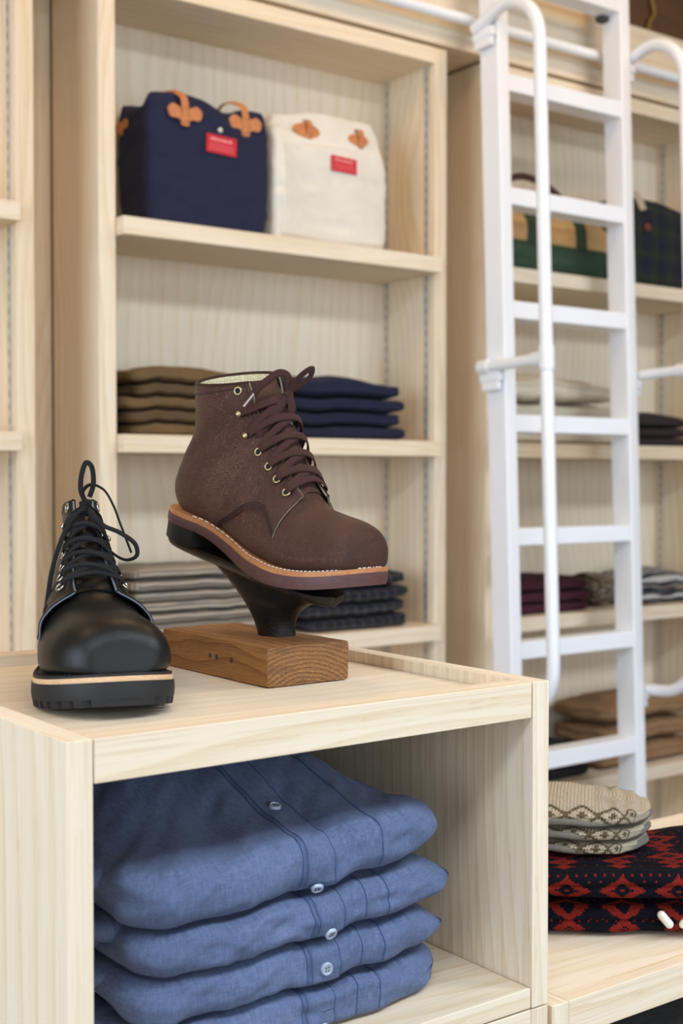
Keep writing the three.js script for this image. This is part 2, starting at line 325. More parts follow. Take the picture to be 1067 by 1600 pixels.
const brownLeatherMap = rep(tex(512, 512, (u, v) => { const n = vn(u * 8, v * 8, 8, 8, 31) * 0.6 + vn(u * 40, v * 40, 40, 40, 32) * 0.4; return mix3([80, 50, 40], [100, 66, 53], n); }), 0.15, 0.15);
const brownLeather = mat({ map: brownLeatherMap, bumpMap: pebble, bumpScale: 0.0016, roughness: 0.46, specularIntensity: 0.7 });
const blackLeather = mat({ color: 0x12120f, bumpMap: softGrain, bumpScale: 0.00025, roughness: 0.42, specularIntensity: 0.65 });
const shearling = mat({ map: rep(tex(256, 256, (u, v) => { const n = vn(u * 60, v * 60, 60, 60, 41); return mix3([196, 180, 138], [228, 216, 180], n); }), 0.05, 0.05), bumpMap: rep(tex(256, 256, (u, v) => vn(u * 50, v * 50, 50, 50, 42), false), 0.05, 0.05), bumpScale: 0.001, roughness: 0.95 });
const greyLining = mat({ color: 0x3a3d45, roughness: 0.9 });
const tanWelt = mat({ map: rep(tex(512, 128, (u, v) => { const n = vn(u * 70, v * 20, 70, 20, 51) * 0.6 + vn(u * 9, v * 5, 9, 5, 52) * 0.4; return mix3([168, 106, 62], [204, 146, 96], n); }), 0.1, 0.03), roughness: 0.55 });
const paleWelt = mat({ map: rep(tex(512, 128, (u, v) => { const n = vn(u * 90, v * 24, 90, 24, 53) * 0.6 + vn(u * 9, v * 5, 9, 5, 54) * 0.4; return mix3([196, 154, 112], [226, 190, 148], n); }), 0.1, 0.03), roughness: 0.65 });
const blackWelt = mat({ color: 0x14130f, roughness: 0.6, bumpMap: softGrain, bumpScale: 0.0003 });
const oxbloodSole = mat({ map: rep(tex(512, 512, (u, v) => { const n = vn(u * 30, v * 30, 30, 30, 55); const fleck = vn(u * 120, v * 120, 120, 120, 56) > 0.95 ? 1 : 0; return fleck ? [170, 130, 80] : mix3([84, 54, 50], [96, 62, 57], n); }), 0.08, 0.08), roughness: 0.6 });
const blackRubber = mat({ color: 0x131313, roughness: 0.62 });
const brass = mat({ color: new THREE.Color(0.42, 0.33, 0.18), metalness: 0.9, roughness: 0.38 });
const nickel = mat({ color: new THREE.Color(0.55, 0.5, 0.42), metalness: 1, roughness: 0.28 });
const holeMat = mat({ color: 0x080605, roughness: 0.9 });
const laceWeave = rep(tex(128, 128, (u, v) => 0.5 + 0.5 * sin((u * 8 + v * 8) * 2 * PI) * sin((u * 8 - v * 8) * 2 * PI), false), 0.008, 0.008);
const brownLace = mat({ color: 0x46251a, roughness: 0.9, bumpMap: laceWeave, bumpScale: 0.0004, sheen: 0.3, sheenRoughness: 0.6, sheenColor: new THREE.Color(0.25, 0.12, 0.09) });
const blackLace = mat({ color: 0x0d0d0d, roughness: 0.9, bumpMap: laceWeave, bumpScale: 0.0004 });
const thread = mat({ color: 0xe6dccb, roughness: 0.8 }), darkThread = mat({ color: 0x2c1710, roughness: 0.8 }), blackThread = mat({ color: 0x090909, roughness: 0.7 });
const aglet = mat({ color: 0xb9aaa0, roughness: 0.35 }), blackAglet = mat({ color: 0x1a1a1a, roughness: 0.3 });

function spline(keys) {                                              // keys: rows of numbers, uniform catmull-rom over s
  const n = keys.length - 1;
  return s => { const t = clamp(s, 0, 1.08) * n, i = clamp(Math.floor(t), 0, n - 1), f = t - i, g = k => keys[clamp(k, 0, n)];
    return keys[0].map((_, c) => { const p0 = g(i - 1)[c], p1 = g(i)[c], p2 = g(i + 1)[c], p3 = g(i + 2)[c]; return p1 + 0.5 * f * (p2 - p0 + f * (2 * p0 - 5 * p1 + 4 * p2 - p3 + f * (3 * (p1 - p2) + p3 - p0))); }); };
}
const curve1 = (pts) => z => { let i = 0; while (i < pts.length - 2 && z > pts[i + 1][0]) i++; const a = pts[max(i - 1, 0)], b = pts[i], c = pts[i + 1], d = pts[min(i + 2, pts.length - 1)]; const h = c[0] - b[0], t = clamp((z - b[0]) / h, 0, 1), m0 = i ? (c[1] - a[1]) / (c[0] - a[0]) : (c[1] - b[1]) / h, m1 = d !== c ? (d[1] - b[1]) / (d[0] - b[0]) : (c[1] - b[1]) / h; const t2 = t * t, t3 = t2 * t; return (2 * t3 - 3 * t2 + 1) * b[1] + (t3 - 2 * t2 + t) * h * m0 + (-2 * t3 + 3 * t2) * c[1] + (t3 - t2) * h * m1; };

function makeBoot(cfg) {
  const t = thing(cfg.name, cfg.label, 'boot', cfg.pos); t.rotation.order = 'YXZ'; t.rotation.set(cfg.tilt, cfg.yaw, cfg.roll || 0); t.scale.setScalar(cfg.scale || 1);
  const LEN = 0.300, spr = cfg.spring, side = cfg.side;
  const bend = z => side * 0.007 * sin(PI * clamp(z / LEN, -0.1, 1.1)) - side * 0.004 * smooth(0.2, 0.3, z);     // the gentle curve of a left or right foot
  const spring = z => spr * pow(clamp((z - 0.185) / 0.115, 0, 1.1), 1.7);
  const arch = cfg.heel;                                             // heel height under the arch
  const soleBot = z => z < 0.062 ? arch : arch * (1 - smooth(0.062, 0.165, z)) + spring(z);
  const mid = cfg.sole, weltT = cfg.welt || 0.0046;
  const soleTop = z => soleBot(z) + mid * lerp(0.75, 1, smooth(0.06, 0.17, z));
  const half = curve1([[0, 0.0], [0.004, 0.0135], [0.012, 0.0225], [0.03, 0.0315], [0.055, 0.0345], [0.09, 0.034], [0.125, 0.0365], [0.165, 0.0455], [0.20, 0.0515], [0.228, 0.0525], [0.252, 0.0495], [0.272, 0.0425], [0.287, 0.0315], [0.2955, 0.0195], [0.299, 0.009], [0.300, 0]].map(([z, w]) => [z, w * cfg.wide]));
  function slab(z0, z1, inset, top, bot, bulge = 0) {                // a sole layer; inset shrinks the outline
    const N = 72, rows = [], L0 = inset, L1 = LEN - inset;
    for (let j = 0; j <= N; j++) { const q = (1 - cos(j / N * PI)) / 2, z = lerp(z0, z1, q); const zz = (z - L0) / (L1 - L0) * LEN; rows.push([z, max(0.0004, half(clamp(zz, 0, LEN)) - inset * smooth(0, 0.02, min(zz, LEN - zz))), bend(z)]); }
    const M = 10, ring = 2 * M + 2 * 4, pos = [], uv = [], idx = [];
    for (const [z, w, b] of rows) {
      const yt = top(z), yb = bot(z);
      for (let k = 0; k < M; k++) { const x = lerp(-1, 1, k / M); pos.push(b + x * w, yt, z); uv.push(x * w, z); }
      for (let k = 0; k < 4; k++) { const f = k / 4; pos.push(b + w + bulge * sin(PI * f), lerp(yt, yb, f), z); uv.push(z, lerp(yt, yb, f)); }
      for (let k = 0; k < M; k++) { const x = lerp(1, -1, k / M); pos.push(b + x * w, yb, z); uv.push(x * w, z); }
      for (let k = 0; k < 4; k++) { const f = k / 4; pos.push(b - w - bulge * sin(PI * f), lerp(yb, yt, f), z); uv.push(z, lerp(yb, yt, f)); }
    }
    for (let j = 0; j < N; j++) for (let k = 0; k < ring; k++) { const a = j * ring + k, b = j * ring + (k + 1) % ring, c = a + ring, d = b + ring; idx.push(a, c, b, b, c, d); }
    for (const [j, f] of [[0, 0], [N, 1]]) for (let k = 1; k < ring - 1; k++) idx.push(j * ring, j * ring + (f ? k + 1 : k), j * ring + (f ? k : k + 1));
    let g = new THREE.BufferGeometry(); g.setAttribute('position', new THREE.Float32BufferAttribute(pos, 3)); g.setAttribute('uv', new THREE.Float32BufferAttribute(uv, 2)); g.setIndex(idx);
    g = g.toNonIndexed(); g.computeVertexNormals(); return creased(g, 0.8);
  }
  const mOut = cfg.matSole, mHeel = cfg.matHeel;
  part('outsole', slab(0.0, LEN, 0, soleTop, soleBot, 0.0006), mOut, t);
  part('heel', slab(0.0, 0.064, 0.0008, () => arch, () => 0), mHeel, t);
  if (cfg.lug) {                                                     // tread blocks round the rim
    const lugs = [];
    for (const sd of [-1, 1]) for (let z = 0.07; z < 0.298; z += 0.0135 * (z > 0.27 ? 0.75 : 1)) {
      const za = z, zb = min(z + 0.0078 * (z > 0.27 ? 0.7 : 1), 0.2994), N = 3, pos = [], idx = [], uv = [];
      for (let k = 0; k <= N; k++) { const q = lerp(za, zb, k / N), w = half(q) - 0.0002; for (const [x, y] of [[w, soleBot(q) + 0.0006], [w - 0.001, soleBot(q) - cfg.lug], [max(w - 0.02, 0), soleBot(q) - cfg.lug], [max(w - 0.02, 0), soleBot(q) + 0.0006]]) { pos.push(bend(q) + sd * x, y, q); uv.push(x, q); } }
      for (let k = 0; k < N; k++) for (let m = 0; m < 4; m++) { const a = k * 4 + m, b = k * 4 + (m + 1) % 4; idx.push(a, b, a + 4, b, b + 4, a + 4); }
      idx.push(0, 1, 2, 0, 2, 3, N * 4, N * 4 + 2, N * 4 + 1, N * 4, N * 4 + 3, N * 4 + 2);
      const g = new THREE.BufferGeometry(); g.setAttribute('position', new THREE.Float32BufferAttribute(pos, 3)); g.setAttribute('uv', new THREE.Float32BufferAttribute(uv, 2)); g.setIndex(idx); const q = g.toNonIndexed(); q.computeVertexNormals(); lugs.push(q);
    }
    part('tread', merge(lugs), mOut, t).userData.kind = 'stuff';
  }
  const w = part('welt', slab(0.0004, LEN - 0.0004, 0.0006, z => soleTop(z) + weltT * (cfg.blackTop ? 0.62 : 1), z => soleTop(z) - 0.0002), cfg.matWelt, t, cfg.weltLabel);
  if (cfg.blackTop) part('welt_strip', slab(0.0012, LEN - 0.0012, 0.0014, z => soleTop(z) + weltT, z => soleTop(z) + weltT * 0.61), blackWelt, t);
  const feather = z => soleTop(z) + weltT;
  { // the cord lying in the welt groove, and its stitches
    const st = [], N = 84;
    const edge = (q, inset) => { const a = q * 2 - 1, sd = a < 0 ? -1 : 1, z = LEN - 0.0045 - (LEN - 0.06) * pow(abs(a), 1.6); const zz = clamp(z / (LEN - 0.0045) * LEN, 0, LEN); return V3(bend(z) + sd * max(half(zz) - inset, 0.0001), feather(z) + 0.0004, z); };
    if (cfg.stitch) {
      for (let k = 0; k < N; k++) { const a = edge((k + 0.15) / N, 0.0042), b = edge((k + 0.8) / N, 0.0042); if (a.distanceTo(b) > 0.02) continue; st.push(tube([a, a.clone().lerp(b, 0.5).add(V3(0, 0.0003, 0)), b], 0.00055, 3, 5)); }
      part('stitching', merge(st), cfg.matStitch, w).userData.kind = 'stuff';
    }
  }
  // the upper: sections fanned from the toe to the collar. zB yB zT yT halfwidth nBottom nTop mid
  const K = cfg.upper || [
    [0.2912, -0.0050, 0.2910, 0.0060, 0.0115, 2.4, 2.2, 0.45],
    [0.2896, -0.004, 0.2864, 0.0275, 0.0252, 2.8, 2.2, 0.42],
    [0.2814, -0.003, 0.2746, 0.0418, 0.0366, 3.4, 2.1, 0.34],
    [0.2660, -0.002, 0.2550, 0.0502, 0.0448, 3.8, 2.0, 0.31],
    [0.2400, -0.003, 0.2320, 0.0556, 0.0482, 3.8, 1.92, 0.29],
    [0.2050, -0.003, 0.2080, 0.0615, 0.0478, 3.8, 1.85, 0.30],
    [0.1700, -0.003, 0.1860, 0.0740, 0.0440, 3.9, 1.85, 0.34],
    [0.1250, -0.003, 0.1680, 0.0910, 0.0390, 4.0, 1.85, 0.40],
    [0.0780, -0.003, 0.1520, 0.1090, 0.0355, 3.4, 1.85, 0.42],
    [0.0280, -0.003, 0.1390, 0.1250, 0.0340, 2.6, 1.9, 0.42],
    [0.0060, 0.0150, 0.1290, 0.1330, 0.0335, 2.2, 2.0, 0.44],
    [0.0120, 0.0480, 0.1210, 0.1400, 0.0335, 2.1, 2.0, 0.48],
    [0.0225, 0.0860, 0.1160, 0.1480, 0.0335, 2.0, 2.0, 0.50],
    [0.0135, 0.1380, 0.1075, 0.1560, 0.0340, 2.0, 2.0, 0.50]];
  const S = spline(K), hz = cfg.shaftDrop || 0;
  function raw(s, f) {
    const [zB, yB, zT, yT, hw, nb, nt, m] = S(s), c = cos(f), sn = sin(f), n = c > 0 ? nb : nt;
    const a = -Math.sign(c) * pow(abs(c), 2 / n), lt = Math.sign(sn) * pow(abs(sn), 2 / n);
    const zm = lerp(zB, zT, m), ym = lerp(yB, yT, m), z = a < 0 ? lerp(zm, zB, -a) : lerp(zm, zT, a); let y = a < 0 ? lerp(ym, yB, -a) : lerp(ym, yT, a);
    y += (cfg.dip || 0) * smooth(0.8, 1, s) * lt;
    const yy = y > 0.05 ? 0.05 + (y - 0.05) * cfg.sh : y;
    return V3(bend(z) + hw * cfg.slim * (cfg.pinch ? cfg.pinch(s) : 1) * lt, yy + feather(clamp(z, 0, LEN)) * lerp(1, 0, smooth(0.05, 0.13, y)) + feather(0.03) * smooth(0.05, 0.13, y), z);
  }
  function surf(s, f, off = 0) {
    const p = raw(s, f); if (!off) return p;
    return p.addScaledVector(normal(s, f), off);
  }
  function normal(s, f) {
    const e = 0.004, a = raw(min(s + e, 1), f).sub(raw(max(s - e, 0), f)), b = raw(s, f + 0.02).sub(raw(s, f - 0.02)), n = a.cross(b).normalize();
    const c = S(s), cen = V3(bend(lerp(c[0], c[2], 0.5)), 0, lerp(c[0], c[2], 0.5)); cen.y = (raw(s, 0).y + raw(s, PI).y) / 2;
    if (n.dot(raw(s, f).sub(cen)) < 0) n.negate(); return n;
  }
  const uvq = (s, f) => [(f - PI) * 0.92 * S(s)[4], s * 0.36];
  // vamp: the whole lower surface up to the ankle, closed at the toe
  part('vamp', weldNormals(gridGeo(96, 91, (u, v) => v === 0 ? surf(0, 0).lerp(surf(0, PI), 0.5).add(V3(0, 0, 0.0010)) : surf((v * 91 - 1) / 90 * 0.8, u * 2 * PI), (u, v) => uvq(max(0, (v * 91 - 1) / 90 * 0.8), u * 2 * PI))), cfg.leather, t);
  const ST0 = cfg.tipS, S1 = cfg.S1 || 0.605, gap = cfg.gap;                   // eyestay tip, seam meeting the welt, half width of the open throat
  const gapA = s => { const hw = S(s)[4] * cfg.slim * (cfg.pinch ? cfg.pinch(s) : 1), nt = S(s)[6]; return Math.asin(clamp(pow(gap(s) / hw, nt / 2), 0.02, 0.95)); };
  const fFront = s => PI - gapA(s);
  const fTip = cfg.fTip, fLow = s => s >= S1 ? 0 : (fFront(ST0) - fTip) * pow(clamp(1 - pow((s - ST0) / (S1 - ST0), 3.6), 0, 1), 0.5) + 0.22 * sin(PI * clamp((s - ST0) / (S1 - ST0), 0, 1)) ;
  const qOff = s => 0.0022 + cfg.flare * smooth(0.5, 0.42, s);
  for (const sd of [-1, 1]) {
    const q = (u, v, off) => { const s0 = lerp(ST0, 1, v), f = lerp(fLow(s0), fFront(s0), u), s = s0 - cfg.shear * (1 - u) * pow(1 - v, 4); const lift = cfg.flareFront * max(smooth(0.75, 1, u), cfg.flareTip * smooth(0, 0.35, u) * (1 - smooth(0, 0.10, v))) * (1 - smooth(ST0, 0.62, s)); return surf(s, sd * f, off + lift); };
    const nu = 40, nv = 80;
    const outer = gridGeo(nu, nv, (u, v) => q(u, v, 0.0022), (u, v) => { const s = lerp(ST0, 1, v); return uvq(s, sd * lerp(fLow(s), fFront(s), u)); }, sd < 0);
    const rim = (get, n) => gridGeo(n, 2, (u, v) => get(u, lerp(0.0022, -0.0006, v)), (u, v) => [v * 0.003, u * 0.2], sd > 0);
    const qm = part('quarter', merge([outer, rim((u, o) => q(1, u, o), 80), rim((u, o) => q(u, 0, o), 40), rim((u, o) => q(0, u, o), 80), rim((u, o) => q(u, 1, o), 30)]), cfg.leather, t);
    part('edge_lining', merge([tube(Array.from({ length: 40 }, (_, k) => q(1, k / 39, 0.0006).addScaledVector(V3(-sd, 0, 0), 0.0004)), 0.0011, 80, 6), tube(Array.from({ length: 24 }, (_, k) => q(k / 23, 0, 0.0006)), cfg.tipEdge, 60, 6)]), cfg.edgeMat, qm);
    const seams = [];
    for (const du of [0.0024, 0.0052, 0.008]) { const P = []; for (let k = 0; k <= 44; k++) { const v = k / 44 * 0.44, s = lerp(ST0, 1, v); if (s > S1 - 0.006) break; P.push(surf(s + du * 0.35 - cfg.shear * pow(1 - v, 4), sd * min(fLow(s) + du * 14 * (1 + 0 * v), fFront(s)), 0.0024)); } if (P.length > 3) seams.push(tube(P, 0.00048, 90, 5)); }
    { const P = []; for (let k = 0; k <= 60; k++) { const s = lerp(ST0 + 0.006, 0.995, k / 60); P.push(surf(s, sd * (fFront(s) - 0.09), 0.0024 + cfg.flareFront * (1 - smooth(ST0, 0.62, s)))); } seams.push(tube(P, 0.00042, 120, 5)); }
    { const P = []; for (let k = 0; k <= 30; k++) { const f = lerp(0.03, fFront(0.975) - 0.05, k / 30); P.push(surf(0.978, sd * f, 0.0024)); } seams.push(tube(P, 0.0004, 60, 5)); }
    { const P = []; for (let k = 0; k <= 40; k++) { const s = lerp(0.80, 1, k / 40); P.push(surf(s, sd * 0.16, 0.0024)); } seams.push(tube(P, 0.0004, 60, 5)); }
    part('seam_stitching', merge(seams), cfg.matSeam, qm);
  }
  part('back_stay', gridGeo(8, 40, (u, v) => surf(lerp(0.735, 1.0, v), lerp(-0.15, 0.15, u), 0.0031 - 0.0012 * pow(abs(u * 2 - 1), 4)), (u, v) => uvq(lerp(0.735, 1, v), u)), cfg.leather, t);
  part('lining', gridGeo(60, 30, (u, v) => { const s = lerp(0.62, 1.0, v); return surf(s, lerp(-fFront(s), fFront(s), u), -0.0022); }, (u, v) => uvq(lerp(0.62, 1, v), u * 6), true), cfg.lining, t);
  { // rolled collar edge
    const P = []; for (let k = 0; k <= 60; k++) { const f = lerp(-fFront(1), fFront(1), k / 60); P.push(surf(1, f, 0.0)); } part('collar_binding', tube(P, 0.0024, 120, 8), cfg.leather, t); }
  part('tongue', merge([0, 1].map(inn => gridGeo(20, 44, (u, v) => { const s = lerp(0.44, 1.01, v), g = gapA(min(s, 1)) * 1.12 + 0.1, f = PI + lerp(-g, g, u); return surf(min(s, 1), f, lerp(0.0012, cfg.tongueIn, smooth(0.7, 1, v)) - inn * 0.0025).add(V3(0, max(0, s - 1) * 0.3, 0)); }, (u, v) => uvq(v * 0.6, u * 1.2), !inn))), cfg.leather, t);
  // eyelets and hooks
  const fEye = s => fFront(s) - cfg.eyeIn / S(s)[4];
  const arcS = []; { let L = 0, p = surf(cfg.eyeS0, PI); arcS.push([0, cfg.eyeS0]); for (let k = 1; k <= 200; k++) { const s = lerp(cfg.eyeS0, 0.965, k / 200), q = surf(s, PI); L += q.distanceTo(p); p = q; arcS.push([L, s]); } }
  const sAt = q => { const L = q * arcS[200][0]; return arcS.find(a => a[0] >= L - 1e-9)[1]; };
  const NE = 7, eyes = [];
  const liftAt = s => cfg.flareFront * (1 - smooth(ST0, 0.62, s)) * 0.9;
  for (let i = 0; i < NE; i++) { const s = sAt(i / (NE - 1)); eyes.push({ s, L: surf(s, -fEye(s), 0.0026 + liftAt(s)), R: surf(s, fEye(s), 0.0026 + liftAt(s)), nL: normal(s, -fEye(s)), nR: normal(s, fEye(s)), C: surf(s, PI, 0.003), nC: normal(s, PI) }); }
  const ringG = new THREE.TorusGeometry(0.0036, 0.0011, 8, 20), hole = new THREE.CylinderGeometry(0.0031, 0.0031, 0.0006, 16).rotateX(PI / 2), hookG = merge([new THREE.SphereGeometry(0.0032, 12, 8).scale(1, 1, 0.6).translate(0, 0, 0.0042), new THREE.CylinderGeometry(0.0016, 0.0022, 0.005, 10).rotateX(PI / 2).translate(0, 0, 0.0018)]);
  eyes.forEach((e, i) => { for (const k of ['L', 'R']) {
    const q = new THREE.Quaternion().setFromUnitVectors(V3(0, 0, 1), e['n' + k]);
    const hk = i === 4 || i === 5, m = part(hk ? 'lace_hook' : 'eyelet', hk ? hookG : ringG, cfg.metal, t); m.position.copy(e[k]); m.quaternion.copy(q);
    if (!hk) part('eyelet_hole', hole, holeMat, m);
  } });
  // laces
  const LW = cfg.laceW, LT = 0.0021, mL = cfg.lace;
  const cross = (sa, sideA, sb, lift) => {                            // over the surface from an eyelet on one side to one on the other
    const ang = (q, sd) => sd < 0 ? 2 * PI - fEye(q) : fEye(q), P = [], M = 14, at = t => { const q = lerp(sa, sb, t); return [q, lerp(ang(sa, sideA), ang(sb, -sideA), t)]; };
    for (let k = 0; k <= M; k++) { const t = k / M, [q, f] = at(t), e = min(t, 1 - t); P.push(surf(q, f, lerp(0.001, 0.0055, smooth(0, 0.07, e)) + liftAt(q) + lift * smooth(0.05, 0.4, e))); }
    return ribbon(P, LW, LT, t => { const [q, f] = at(t); return normal(q, f); }, 44, 10);
  };
  part('lace', cross(eyes[0].s, -1, eyes[0].s, 0.0), mL, t);
  for (let i = 0; i < 5; i++) {
    part('lace', cross(eyes[i].s, -1, eyes[i + 1].s, 0.001), mL, t);
    part('lace', cross(eyes[i].s, 1, eyes[i + 1].s, 0.0032), mL, t);
  }
  const e5 = eyes[5], Kn = e5.C.clone().lerp(eyes[4].C, cfg.knotDown).addScaledVector(e5.nC, 0.0115);
  part('lace', ribbon([e5.L.clone().addScaledVector(e5.nL, 0.0025), e5.L.clone().lerp(Kn, 0.5).addScaledVector(e5.nL, 0.005), Kn], LW, LT, e5.nC, 20, 10), mL, t);
  part('lace', ribbon([e5.R.clone().addScaledVector(e5.nR, 0.0025), e5.R.clone().lerp(Kn, 0.5).addScaledVector(e5.nR, 0.005), Kn], LW, LT, e5.nC, 20, 10), mL, t);
  { const g = new THREE.SphereGeometry(0.0058, 18, 14); g.scale(1.0, 0.85, 0.8); const p = g.attributes.position; for (let i = 0; i < p.count; i++) { const k = 1 + 0.13 * sin(p.getX(i) * 900 + p.getY(i) * 700); p.setXYZ(i, p.getX(i) * k, p.getY(i) * k, p.getZ(i) * k); } g.computeVertexNormals(); const m = part('knot', g, mL, t); m.position.copy(Kn); }
  for (const b of cfg.bow) {                                          // [points as right, up, out in metres from the knot, width factor]
    const P = b.p.map(([r, u, o]) => Kn.clone().addScaledVector(cfg.R, r).addScaledVector(V3(0, 1, 0), u).addScaledVector(cfg.O, o));
    const m = part(b.tail ? 'lace_end' : 'lace_loop', ribbon(P, LW * (b.w || 1), LT, b.h ? cfg.R.clone().multiplyScalar(b.h[0]).add(V3(0, b.h[1], 0)).addScaledVector(cfg.O, b.h[2]) : cfg.O, 70, 10), mL, t);
    if (b.tail) { const a = P[P.length - 1], d = a.clone().sub(P[P.length - 2]).normalize(); part('aglet', tube([a, a.clone().addScaledVector(d, 0.009), a.clone().addScaledVector(d, 0.017)], 0.0011, 8, 8), cfg.aglet, m); }
  }
  return t;
}
function creased(g, ang) {                                            // smooth normals except over sharp edges; non-indexed in and out
  const p = g.attributes.position, m = new Map(), fn = [], key = i => Math.round(p.getX(i) * 1e5) + ',' + Math.round(p.getY(i) * 1e5) + ',' + Math.round(p.getZ(i) * 1e5);
  const a = V3(), b = V3(), c = V3();
  for (let i = 0; i < p.count; i += 3) { a.fromBufferAttribute(p, i); b.fromBufferAttribute(p, i + 1); c.fromBufferAttribute(p, i + 2); const n = b.clone().sub(a).cross(c.clone().sub(a)); fn.push(n); for (let k = 0; k < 3; k++) { const q = key(i + k); if (!m.has(q)) m.set(q, []); m.get(q).push(n); } }
  const out = new Float32Array(p.count * 3), ca = cos(ang);
  for (let i = 0; i < p.count; i++) { const n0 = fn[(i / 3) | 0], l0 = n0.length() || 1e-12, s = V3(); for (const n of m.get(key(i))) if (n.dot(n0) >= ca * l0 * n.length() - 1e-14) s.add(n); s.normalize(); out[i * 3] = s.x; out[i * 3 + 1] = s.y; out[i * 3 + 2] = s.z; }
  g.setAttribute('normal', new THREE.BufferAttribute(out, 3)); return g;
}
const rad = d => d * PI / 180;
makeBoot({
  name: 'brown_boot', label: 'brown pebbled leather lace-up boot with tan welt on the iron last', pos: [0.6705, 1.2945, -1.205], yaw: rad(10), tilt: rad(13), side: 1, scale: 0.96, sh: 1, dip: 0.0085, shear: 0, fTip: 1.02,
  spring: 0.027, heel: 0.018, sole: 0.0125, wide: 0.98, slim: 0.935, matSole: oxbloodSole, matHeel: blackRubber, matWelt: tanWelt, weltLabel: 'tan leather welt', stitch: true, matStitch: thread,
  leather: brownLeather, lining: shearling, edgeMat: shearling, matSeam: darkThread, metal: brass, lace: brownLace, aglet, laceW: 0.0076,
  tipS: 0.43, gap: s => lerp(0.0148, 0.0195, smooth(0.42, 1, s)), flare: 0, flareFront: 0.0038, flareTip: 0.3, tipEdge: 0.0006, tongueIn: -0.004, eyeS0: 0.475, eyeIn: 0.0095, knotDown: 0.25,
  R: V3(0.72, 0, 0.69), O: V3(-0.69, 0, 0.72),
  bow: [
    { p: [[0, 0, 0], [0.004, 0.012, 0.004], [0.012, 0.024, 0.006], [0.0185, 0.0285, 0.003], [0.019, 0.021, -0.003], [0.011, 0.011, -0.002], [0, 0.001, 0]], h: [0.6, -0.3, 0.8] },
    { p: [[0, 0, 0.002], [-0.006, -0.012, 0.006], [-0.014, -0.030, 0.010], [-0.022, -0.044, 0.010], [-0.021, -0.050, 0.006], [-0.013, -0.040, 0.004], [-0.004, -0.018, 0.003], [0.001, 0, 0]], w: 1.15 },
    { p: [[0, 0.002, 0.002], [-0.004, 0.018, 0.003], [-0.012, 0.020, 0.006], [-0.022, 0.012, 0.010], [-0.030, 0.003, 0.011], [-0.034, -0.004, 0.010]], tail: true, h: [0.2, 0.5, 0.8] },
    { p: [[0, 0, 0.003], [0.004, -0.008, 0.006], [0.006, -0.018, 0.007], [0.007, -0.026, 0.006]], tail: true }],
});
makeBoot({
  name: 'black_boot', label: 'black leather lace-up boot with lugged sole beside the wooden block', pos: [0.5598, TRAY + 0.0062, -1.2010], yaw: rad(-19), tilt: rad(0), side: -1, sh: 0.76, shear: 0.025, fTip: 0.95, pinch: s => lerp(1, 0.42, smooth(0.42, 0.95, s)),
  spring: 0.012, heel: 0.016, sole: 0.0135, wide: 1.05, slim: 1.04, lug: 0.006, welt: 0.0066, matSole: blackRubber, matHeel: blackRubber, matWelt: paleWelt, blackTop: true, weltLabel: 'pale natural leather midsole strip', stitch: true, matStitch: blackThread,
  leather: blackLeather, lining: greyLining, edgeMat: mat({ color: 0x646973, roughness: 0.55 }), matSeam: blackThread, metal: nickel, lace: blackLace, aglet: blackAglet, laceW: 0.0046,
  tipS: 0.42, gap: s => lerp(0.0155, 0.0085, smooth(0.43, 0.8, s)), flare: 0, flareFront: 0.006, flareTip: 0.85, tipEdge: 0.0007, tongueIn: -0.010, eyeS0: 0.485, eyeIn: 0.0095, knotDown: 0.1,
  R: V3(0.97, 0, 0.2), O: V3(-0.2, 0, 0.97),
  bow: [
    { p: [[0, 0, 0], [-0.005, 0.012, -0.004], [-0.004, 0.028, -0.006], [0.0, 0.037, -0.006], [0.004, 0.034, -0.007], [0.006, 0.018, -0.006], [0.003, 0.006, -0.002]], h: [0, 0.2, 1] },
    { p: [[0.002, -0.004, 0.002], [0.014, -0.018, 0.010], [0.032, -0.026, 0.016], [0.045, -0.036, 0.018], [0.046, -0.046, 0.016], [0.036, -0.050, 0.012], [0.020, -0.040, 0.010], [0.006, -0.016, 0.006], [0, -0.002, 0]], h: [0, 0.8, 0.6] },
    { p: [[0, 0, 0.002], [-0.003, 0.010, 0.004], [0.004, 0.017, 0.006], [0.016, 0.013, 0.010], [0.025, -0.001, 0.012], [0.031, -0.017, 0.012], [0.035, -0.028, 0.010]], tail: true, h: [0.5, 0.5, 0.6] },
    { p: [[0, -0.002, 0.003], [-0.012, -0.014, 0.010], [-0.022, -0.036, 0.016], [-0.029, -0.062, 0.020], [-0.033, -0.088, 0.020], [-0.037, -0.108, 0.017]], tail: true, h: [-0.5, 0.2, 0.8] }],
});

